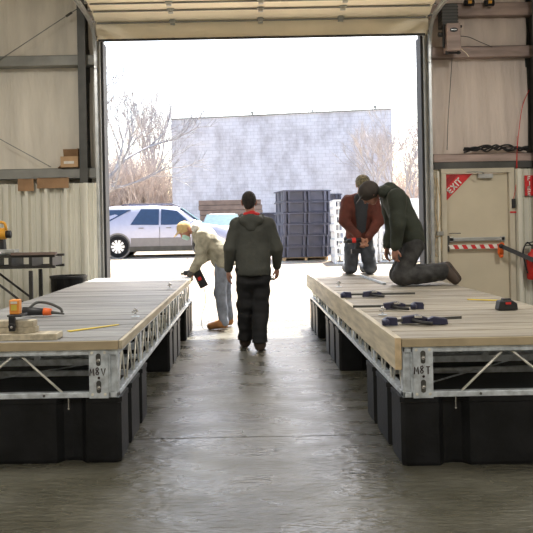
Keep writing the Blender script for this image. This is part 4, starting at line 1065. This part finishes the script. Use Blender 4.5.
def pallet(cx, y, z, w, dp, label, m='pallet_wood'):
    T = thing('pallet', label, 'pallet', (cx, y + dp / 2, z))
    for k in range(6): m2 = MB(); yy = y + k * (dp - .1) / 5; m2.box((cx - w / 2, yy, z + .10), (cx + w / 2, yy + .1, z + .12)); m2.build('deck_slat', m, T)
    for k in range(3): m2 = MB(); xx = cx - w / 2 + k * (w - .08) / 2; m2.box((xx, y, z), (xx + .08, y + dp, z + .10)); m2.build('bearer', m, T)
    T.rotation_euler.z = .2
    return T
first = True
def stack(cx, y, z0, n, labels, grp, s=1.0, jit=.012, rot=0):
    global first
    for i in range(n):
        o = proto if first else proto.copy()
        if not first: COL.objects.link(o)
        first = False
        o.location = (cx + random.uniform(-jit, jit) + (.035 * (i - 2)) * .4, y + random.uniform(-jit, jit), z0 + i * H * s); o.scale = (1, 1, s); o.rotation_euler.z = rot
        tag(o, labels[n - 1 - i], 'dock float', grp)
cxm = (fl.x + frr.x) / 2
zbase = zg
pt = pallet(cxm - .10, Yt + .02, zg - .02, wdt, .98, 'wooden pallet under the tall stack of grey floats')
stack(cxm, Yt, zg + .105, 6, ['grey dock float, %s in the tall front stack of six' % q for q in names], 'grey floats in the tall front stack', rot=.2)
c2 = at(322, 250, 23.9).x
stack(c2 - .1, 23.9, gz(23.9), 6, ['grey dock float, %s in the stack behind the tall one' % q for q in names], 'grey floats in the stack behind')
c3 = at(262, 240, 24.5).x
stack(c3 + .05, 24.2, gz(24.2), 4, ['grey dock float, %s in the low stack left of the tall one' % q for q in ('topmost', 'second from top', 'third from top', 'lowest')], 'grey floats in the low left stack', s=1.05)

# ---- white plastic pallets in stacks
def wpal(mb, wd, dp, h):
    t = .03
    mb.box((-wd / 2, 0, h - t), (wd / 2, dp, h)); mb.box((-wd / 2, 0, 0), (wd / 2, dp, t))
    nh = 5
    for i in range(nh + 1):
        x = -wd / 2 + (wd - .06) * i / nh; mb.box((x, 0, t), (x + .06, .06, h - t)); mb.box((x, dp - .06, t), (x + .06, dp, h - t))
    for i in range(4):
        y = (dp - .06) * i / 3; mb.box((-wd / 2, y, t), (-wd / 2 + .06, y + .06, h - t)); mb.box((wd / 2 - .06, y, t), (wd / 2, y + .06, h - t))
mb = MB(); wpal(mb, 1.2, 1.0, .222); wp = mb.build('plastic_pallet', 'pallet_white')
ft = True
for (px, yy, n, word) in ((356, 20.1, 8, 'left'), (400, 20.4, 8, 'right')):
    cxp = at(px, 240, yy).x
    for i in range(n):
        o = wp if ft else wp.copy()
        if not ft: COL.objects.link(o)
        ft = False
        o.location = (cxp + random.uniform(-.015, .015), yy + random.uniform(-.015, .015), gz(yy) + i * .226)
        pos = 'lowest' if i == 0 else 'topmost' if i == n - 1 else '%s from the bottom' % ['', 'second', 'third', 'fourth', 'fifth', 'sixth', 'seventh'][i]
        tag(o, 'white plastic lattice pallet, %s in the %s white stack' % (pos, word), 'pallet', 'white pallets in the %s stack' % word)
# orange marker by the SUV
a = at(147.5, 272, 17.0); z = gz(17)
mb = MB(); mb.lathe((at(147.5, 270, 15.5).x, 15.5, gz(15.5)), [(.035, 0), (.035, .12), (.03, .13)], 10); tag(recenter(mb.build('marker_stake', 'level_orange')), 'short orange marker stake standing in the gravel yard', 'stake')

# ---- trees
def tree(label, base, h, seed, m='bark', depth=6, spread=.55, r0=.16, lean=(0, 0), nb=3, group=None, first_len=.30, name='bare_tree'):
    rnd = random.Random(seed); mb = MB()
    def grow(p, d, L, r, k):
        pts = [p]; q = p; dd = d
        for i in range(3):
            dd = (dd + Vector((rnd.gauss(0, .10), rnd.gauss(0, .10), rnd.gauss(.02, .06)))).normalized(); q = q + dd * L / 3; pts.append(q)
        mb.tube(pts, r, 5 if k > 2 else 3, r * .66)
        if k <= 0: return
        n = nb if k > 1 else nb + 1
        for i in range(n):
            a = rnd.uniform(0, 2 * PI); sp = rnd.uniform(.25, 1.0) * spread
            side = dd.orthogonal().normalized(); side.rotate(Matrix.Rotation(a, 3, dd))
            nd = (dd + side * sp * 1.3 + Vector((0, 0, .12))).normalized()
            st = pts[-1] if i < 2 else pts[2]
            grow(st, nd, L * rnd.uniform(.62, .88), r * (.62 if i else .7), k - 1)
    grow(Vector(base), Vector((lean[0], lean[1], 1)).normalized(), h * first_len, r0, depth)
    return tag(recenter(mb.build(name, m, None, fix=False), Vector(base)), label, 'tree', group)
def base(px, y): return (at(px, 230, y).x, y, gz(y) - .05)
G = 'bare trees beyond the yard'
tree('large bare tree whose crown spreads beside the left door jamb', base(84, 36), 9.6, 3, 'bark', 6, .62, .15, (.05, 0), group=G)
tree('tall bare tree left of the white building', base(158, 52), 11.5, 11, 'bark_pale', 6, .42, .17, (.05, 0), group=G)
tree('slim bare tree between the tall one and left jamb', base(130, 55), 9, 21, 'bark_pale', 6, .45, .14, group=G)
tree('short bushy bare tree above the rear of the sport utility vehicle', base(114, 50), 6.5, 31, 'bark_pale', 6, .6, .11, group=G)
tree('short bushy bare tree above the roof of the sport utility vehicle', base(145, 48), 6.2, 33, 'bark_pale', 6, .6, .11, group=G)
tree('short bushy bare tree against the left end of white building', base(166, 50), 6.5, 35, 'bark_pale', 6, .6, .11, group=G)
tree('bare tree standing in front of the right part of white building', base(385, 34), 6.6, 41, 'bark_pale', 6, .62, .07, (-.35, 0), group=G)
tree('fine-twigged bare tree just right of the white building', base(402, 37), 6.8, 45, 'bark_pale', 6, .55, .09, group=G)
tree('fine-twigged bare tree beside the right door jamb', base(418, 36), 6.2, 47, 'bark_pale', 6, .6, .09, group=G)
tree('bare tree behind the right end of white building', base(410, 52), 9.5, 49, 'bark_pale', 6, .5, .11, group=G)
# thicket: nobody could count the stems
mb = MB(); rnd = random.Random(5)
for (pa, pb, y, n, hh) in ((96, 172, 47, 1250, 6.2), (391, 430, 56, 650, 6.4)):
    xa, xb = at(pa, 230, y).x, at(pb, 230, y).x
    for i in range(n):
        x = rnd.uniform(xa, xb); yy = y + rnd.uniform(-1.5, 2.5); p = Vector((x, yy, gz(y))); h = hh * rnd.uniform(.5, 1.1)
        d = Vector((rnd.gauss(0, .25), rnd.gauss(0, .25), 1)); m_ = p + d * h * .5; e = m_ + Vector((rnd.gauss(0, .25), rnd.gauss(0, .25), .8)) * h * .5
        mb.tube([p, m_, e], .022, 3, .008)
        for q in range(3):
            s = m_.lerp(e, rnd.random()); mb.tube([s, s + Vector((rnd.gauss(0, .3), rnd.gauss(0, .3), rnd.uniform(.1, .5)))], .011, 3, .005)
tag(mb.build('thicket', 'brush', None, fix=False), 'brown leafless thicket along the far edge of the yard', 'thicket', kind='stuff')

# ================================================================== PEOPLE
# -- walking man seen from behind
D = 8.15; lx = .075
J = dict(pelvis=(0, 0, .96), waist=(0, .01, 1.12), hem=(.0, 0, .93), chest=(-.0, .01, 1.36), neck=(-.01, .04, 1.56), head=(-.035, .075, 1.70), shL=(-.175, .01, 1.445), shR=(.175, .01, 1.44),
         elL=(-.265, -.03, 1.18), elR=(.275, .00, 1.17), wrL=(-.285, .05, .93), wrR=(.275, .10, .95), hipL=(-.09, 0, .93), hipR=(.09, 0, .93), knL=(-.10, .08, .52), knR=(.075, .04, .51),
         anL=(-.105, .20, .105), anR=(.055, -.04, .10), toeL=(-.13, .40, .045), toeR=(.085, .16, .045))
root, j, r = person('person in grey-green hoodie and black trousers walking away down the aisle', (lx, D, 0), J, (-.12, 1, -.08), (0, .1, 1), (0, 1, 0), 'skin_dark',
    [((lx - .288, D + .055, .925), (-.04, .12, -1), (.9, .3, 0), 1, .55), ((lx + .275, D + .105, .945), (.05, .15, -1), (-.8, .4, 0), -1, .75)],
    'jacket_grey', 'trousers_black', 'boot_brown', dict(jw=1.12, hw=1.06, sleeve=1.04, tw=1.12, fold=.004, seed=3, jcuts=[((lx, D, .875), (0, .05, -1), .26)],
    bs=1.28, tcuts=[((lx, D, .105), (0, 0, -1), .5)],
    trouser_extra=[cone((lx - .10, D + .13, .26), (lx - .105, D + .18, .08), .072, .088), cone((lx + .055, D - .03, .26), (lx + .055, D - .05, .08), .072, .090), cone((lx - .075, D, .8), (lx + .075, D, .8), .10, .10), cone((lx - .105, D + .08, .50), (lx - .105, D + .13, .28), .088, .075), cone((lx + .08, D + .03, .5), (lx + .06, D, .28), .088, .075)]))
hc = j['head']
sdf_obj('hood', [cone((lx - .10, D - .09, 1.49), (lx + .07, D - .09, 1.49), .055, .055, k=.04), cone((lx - .02, D - .12, 1.42), (lx - .02, D - .10, 1.50), .06, .07, (0, 1, 0), .6, .04), cone((lx - .12, D + .02, 1.54), (lx - .09, D - .08, 1.50), .035, .04), cone((lx + .10, D + .02, 1.54), (lx + .07, D - .08, 1.50), .035, .04)], 'jacket_grey', root, h=.01, fold=.004)
sdf_obj('red_collar', [cone((lx - .08, D + .0, 1.565), (lx - .0, D - .035, 1.575), .028, .03), cone((lx + .0, D - .035, 1.575), (lx + .07, D + .01, 1.555), .03, .028)], 'shirt_red', root, h=.008)
sdf_obj('hair', [cone(hc + np.array((0, -.015, .045)), hc + np.array((0, .01, .05)), .094, .092, (1, 0, 0), .88), cone(hc + np.array((0, -.03, .03)), hc + np.array((0, -.035, -.02)), .080, .066, (1, 0, 0), .86)], 'hair', root, h=.008, fold=.002)
mb = MB(); mb.sphere((lx + .20, D + .03, .83), .03, (1.2, 1, .9)); mb.tube([(lx + .14, D + .03, .86), (lx + .19, D + .03, .84)], .012, 8); mb.build('belt_clip', 'chrome', root, smooth=True)

# -- bending man at the left dock, in the sun
D = 10.15; bx = -.37
J = dict(pelvis=(.05, 0, .95), waist=(-.02, -.01, 1.10), hem=(.04, 0, .96), chest=(-.20, -.02, 1.27), neck=(-.37, -.03, 1.40), head=(-.485, -.03, 1.395), shL=(-.24, -.19, 1.30), shR=(-.24, .14, 1.34),
         elL=(-.27, -.24, 1.02), elR=(-.22, .13, 1.04), wrL=(-.39, -.16, .82), wrR=(-.40, .06, .84), hipL=(.02, -.09, .93), hipR=(.05, .09, .93), knL=(-.01, -.11, .50), knR=(.06, .10, .50),
         anL=(.035, -.13, .10), anR=(.10, .14, .10), toeL=(-.16, -.19, .05), toeR=(-.07, .12, .05))
hL = (bx - .395, D - .155, .815); hR = (bx - .405, D + .055, .835)
root, j, r = person('person in tan jacket and cap bending over the left dock with a tool', (bx, D, 0), J, (-.62, -.5, -.60), (-.6, -.15, .78), (-.72, 0, -.62), 'skin',
    [(hL, (-.6, .2, -.75), (.6, .5, -.3), 1, 1.0), (hR, (-.7, -.2, -.65), (.6, -.5, -.3), -1, 1.0)],
    'jacket_tan', 'jeans', 'boot_tan', dict(jw=1.24, sleeve=1.22, tw=1.02, fold=.011, seed=8, jcuts=[((bx + .06, D, .84), (.35, 0, -1), .24)]))
hc = j['head']; f = U((-.62, -.5, -.60)); u0 = np.array((-.6, -.15, .78)); u = U(u0 - f * (u0 @ f))
sdf_obj('cap', [cone(hc + u * .045 - f * .01, hc + u * .05 + f * .01, .098, .096), cone(hc + u * .055 + f * .09, hc + u * .045 + f * .165, .062, .052, u, .16)], 'cap_tan', root, h=.008)
sdf_obj('face_mask', [cone(hc + f * .078 - u * .045, hc + f * .055 - u * .085, .043, .040)], 'mask_green', root, h=.008)
sdf_obj('hood', [cone(j['neck'] + np.array((.02, -.09, .03)), j['neck'] + np.array((.0, .08, .05)), .058, .058), cone(j['neck'] + np.array((.06, 0, .06)), j['neck'] + np.array((.10, 0, .03)), .07, .05)], 'fleece_white', root, h=.01, fold=.012)
for q in (hL, hR):
    q = np.array(q); sdf_obj('glove', [cone(q + (.02, 0, .03), q + (-.03, 0, -.05), .042, .045)], 'glove', root, h=.008)
# the tool he holds
p = Vector((bx - .40, D - .08, .79))
T = thing('impact_driver', 'dark power driver with red badge held by the bending worker', 'power tool', (p.x, p.y, p.z - .15))
mb = MB(); mb.tube([p + Vector((-.12, 0, .0)), p + Vector((.04, 0, .02))], .036, 12); mb.build('motor_body', 'black', T, smooth=True)
mb = MB(); mb.tube([p + Vector((-.16, 0, -.005)), p + Vector((-.11, 0, 0))], .018, 10); mb.build('chuck', 'steel_dark', T, smooth=True)
R_ = Ry(.50)
mb = MB(); mb.box(p + Vector((.05, -.035, -.21)), p + Vector((.17, .035, .05)), Ry(-.45)); cs = mb.build('battery_case', 'black', T, bevel=.01)
mb = MB(); mb.box(p + Vector((.08, -.039, -.10)), p + Vector((.13, -.0345, -.05)), Ry(-.45), p + Vector((.11, 0, -.08))); mb.build('red_badge', 'red_paint', cs)
mb = MB(); mb.tube(arc([p + Vector((.16, 0, -.19)), p + Vector((.18, -.02, -.4)), p + Vector((.12, -.03, -.62)), p + Vector((.14, -.05, -.775)), p + Vector((.3, -.1, -.783))], 6), .005, 6); mb.build('power_cord', 'girt', T, smooth=True)

# -- kneeling man in rust jacket, facing the viewpoint
D = 9.66; kx = 1.54; z0 = .75
J = dict(pelvis=(0, .10, .50), waist=(.0, .03, .66), hem=(0, .08, .54), chest=(0, -.06, .90), neck=(.01, -.12, 1.08), head=(.02, -.20, 1.205), shL=(-.165, -.08, .99), shR=(.175, -.08, .985),
         elL=(-.225, -.13, .72), elR=(.235, -.13, .72), wrL=(-.045, -.26, .51), wrR=(.065, -.26, .50), hipL=(-.09, .10, .47), hipR=(.09, .10, .47), knL=(-.13, -.02, .097), knR=(.13, -.02, .097),
         anL=(-.12, .40, .075), anR=(.12, .40, .075), toeL=(-.12, .47, .05), toeR=(.12, .47, .05))
J = {k: (v[0], v[1], v[2]) for k, v in J.items()}
hL = (kx - .04, D - .265, z0 + .50); hR = (kx + .06, D - .265, z0 + .49)
root, j, r = person('person in rust-red jacket and camouflage cap kneeling at far end of right dock', (kx, D, z0), J, (.05, -.72, -.62), (0, -.62, .78), (0, -1, -.2), 'skin',
    [(hL, (.35, -.25, -.8), (.8, .3, 0), 1, .9), (hR, (-.35, -.25, -.8), (-.8, .3, 0), -1, .9)],
    'jacket_rust', 'jeans_dark', 'boot_brown', dict(jw=1.04, sleeve=1.10, tw=1.05, fold=.009, seed=12, jcuts=[((kx, D + .05, z0 + .47), (0, 0, -1), .3)], kneel=1, soleL=(0, -.9, -.4), soleR=(0, -.9, -.4)))
hc = j['head']; f = U((.05, -.72, -.62)); u = U((0, -.62, .78))
sdf_obj('cap', [cone(hc + u * .045 - f * .01, hc + u * .05 + f * .01, .098, .096), cone(hc + u * .055 + f * .09, hc + u * .04 + f * .155, .06, .05, u, .16)], 'cap_camo', root, h=.008)
sdf_obj('shirt_front', [cone((kx + .0, D - .19, z0 + 1.0), (kx + .005, D - .13, z0 + .62), .10, .06, (0, 1, 0), .5), cone((kx - .03, D - .20, z0 + 1.04), (kx + .05, D - .20, z0 + 1.04), .05)], 'shirt_dark', root, h=.01)
T = thing('cordless_drill', 'red and black cordless drill held low by the kneeling worker in red', 'power tool', (kx - .22, D - .26, z0 + .22))
p = Vector((kx - .15, D - .29, z0 + .46))
mb = MB(); mb.tube([p + Vector((.12, 0, .02)), p + Vector((-.05, 0, .0))], .034, 12); mb.build('motor_body', 'black', T, smooth=True)
mb = MB(); mb.tube([p + Vector((.0, 0, .01)), p + Vector((.05, 0, .014))], .037, 12); mb.build('red_band', 'red_paint', T)
mb = MB(); mb.tube([p + Vector((-.05, 0, .0)), p + Vector((-.11, 0, -.008))], .022, 10, .012); mb.build('chuck', 'steel_dark', T, smooth=True)
mb = MB(); mb.tube([p + Vector((.07, 0, 0)), p + Vector((.05, 0, -.11))], .022, 10); mb.box(p + Vector((-.01, -.035, -.16)), p + Vector((.10, .035, -.10))); mb.build('handle_and_battery', 'black', T, bevel=.004)

# -- kneeling man in dark green hoodie, in profile facing left
D = 7.75; gx = 1.66
J = dict(pelvis=(.13, 0, .46), waist=(.11, 0, .62), hem=(.12, 0, .52), chest=(.0, 0, .87), neck=(-.14, .0, 1.02), head=(-.30, -.0, 1.01), shL=(-.055, -.20, .95), shR=(-.055, .20, .95),
         elL=(-.06, -.235, .66), elR=(-.02, .22, .66), wrL=(-.075, -.19, .42), wrR=(-.10, .12, .42), hipL=(.14, -.10, .44), hipR=(.14, .10, .44), knL=(-.005, -.12, .112), knR=(.02, .12, .112),
         anL=(.44, -.11, .165), anR=(.53, .11, .17), toeL=(.575, -.11, .055), toeR=(.66, .11, .06))
hL = (gx - .08, D - .19, z0 + .415); hR = (gx - .105, D + .12, z0 + .415)
root, j, r = person('person in dark green hoodie kneeling in profile on the right dock looking down', (gx, D, z0), J, (-.66, -.05, -.75), (-.75, 0, .66), (-.55, 0, -.35), 'skin_dark',
    [(hL, (-.1, .1, -1), (.7, .5, 0), 1, .8), (hR, (-.2, -.1, -1), (.7, -.4, 0), -1, .8)],
    'jacket_green', 'trousers_grime', 'boot_brown', dict(jw=1.06, sleeve=1.2, tw=1.08, fold=.006, seed=21, trouser_extra=[cone((gx + .0, D - .12, z0 + .112), (gx + .42, D - .11, z0 + .14), .10, .085), cone((gx + .02, D + .12, z0 + .112), (gx + .48, D + .11, z0 + .15), .10, .085)], jcuts=[((gx + .14, D, z0 + .44), (.15, 0, -1), .3)], bs=1.16, kneel=1, soleL=(-.8, 0, -.5), soleR=(-.8, 0, -.5)))
hc = j['head']; f = U((-.66, -.05, -.75)); u = U((-.75, 0, .66))
sdf_obj('cap', [cone(hc + u * .03 - f * .02, hc + u * .035 + f * .005, .108, .104), cone(hc + u * .05 + f * .09, hc + u * .045 + f * .14, .055, .05, u, .16)], 'cap_brown', root, h=.008)
sdf_obj('hood', [cone(j['neck'] + np.array((-.02, -.08, .0)), j['neck'] + np.array((-.02, .08, .01)), .07, .07), cone(j['neck'] + np.array((.06, 0, .03)), j['neck'] + np.array((.16, 0, -.03)), .085, .07)], 'jacket_green', root, h=.011, fold=.006)

# ================================================================== ADDED FILL LAMPS (out of view at the ceiling, put in to brighten the interior)
for i, (x, y) in enumerate(((-3.2, 5.0), (4.0, 5.0), (-3.2, -1.0), (4.0, -1.0))):
    T = thing('added_fill_light', 'added out-of-view fill lamp brightening the workshop from the ceiling', 'fill light', (x, y, 5.30), 'added fill lamps')
    mb = MB(); mb.box((x - .2, y - .62, 5.36), (x + .2, y + .62, 5.42)); mb.box((x - .01, y - .5, 5.42), (x + .01, y - .48, ZC)); mb.box((x - .01, y + .48, 5.42), (x + .01, y + .5, ZC)); mb.build('fill_housing', 'sign_white', T)
    L = bpy.data.lights.new('lamp', 'AREA'); L.shape = 'RECTANGLE'; L.size = .36; L.size_y = 1.2; L.energy = 135; L.color = (1, .97, .91)
    lo = bpy.data.objects.new('lamp', L); COL.objects.link(lo); lo.parent = T; lo.location = (0, 0, .05)
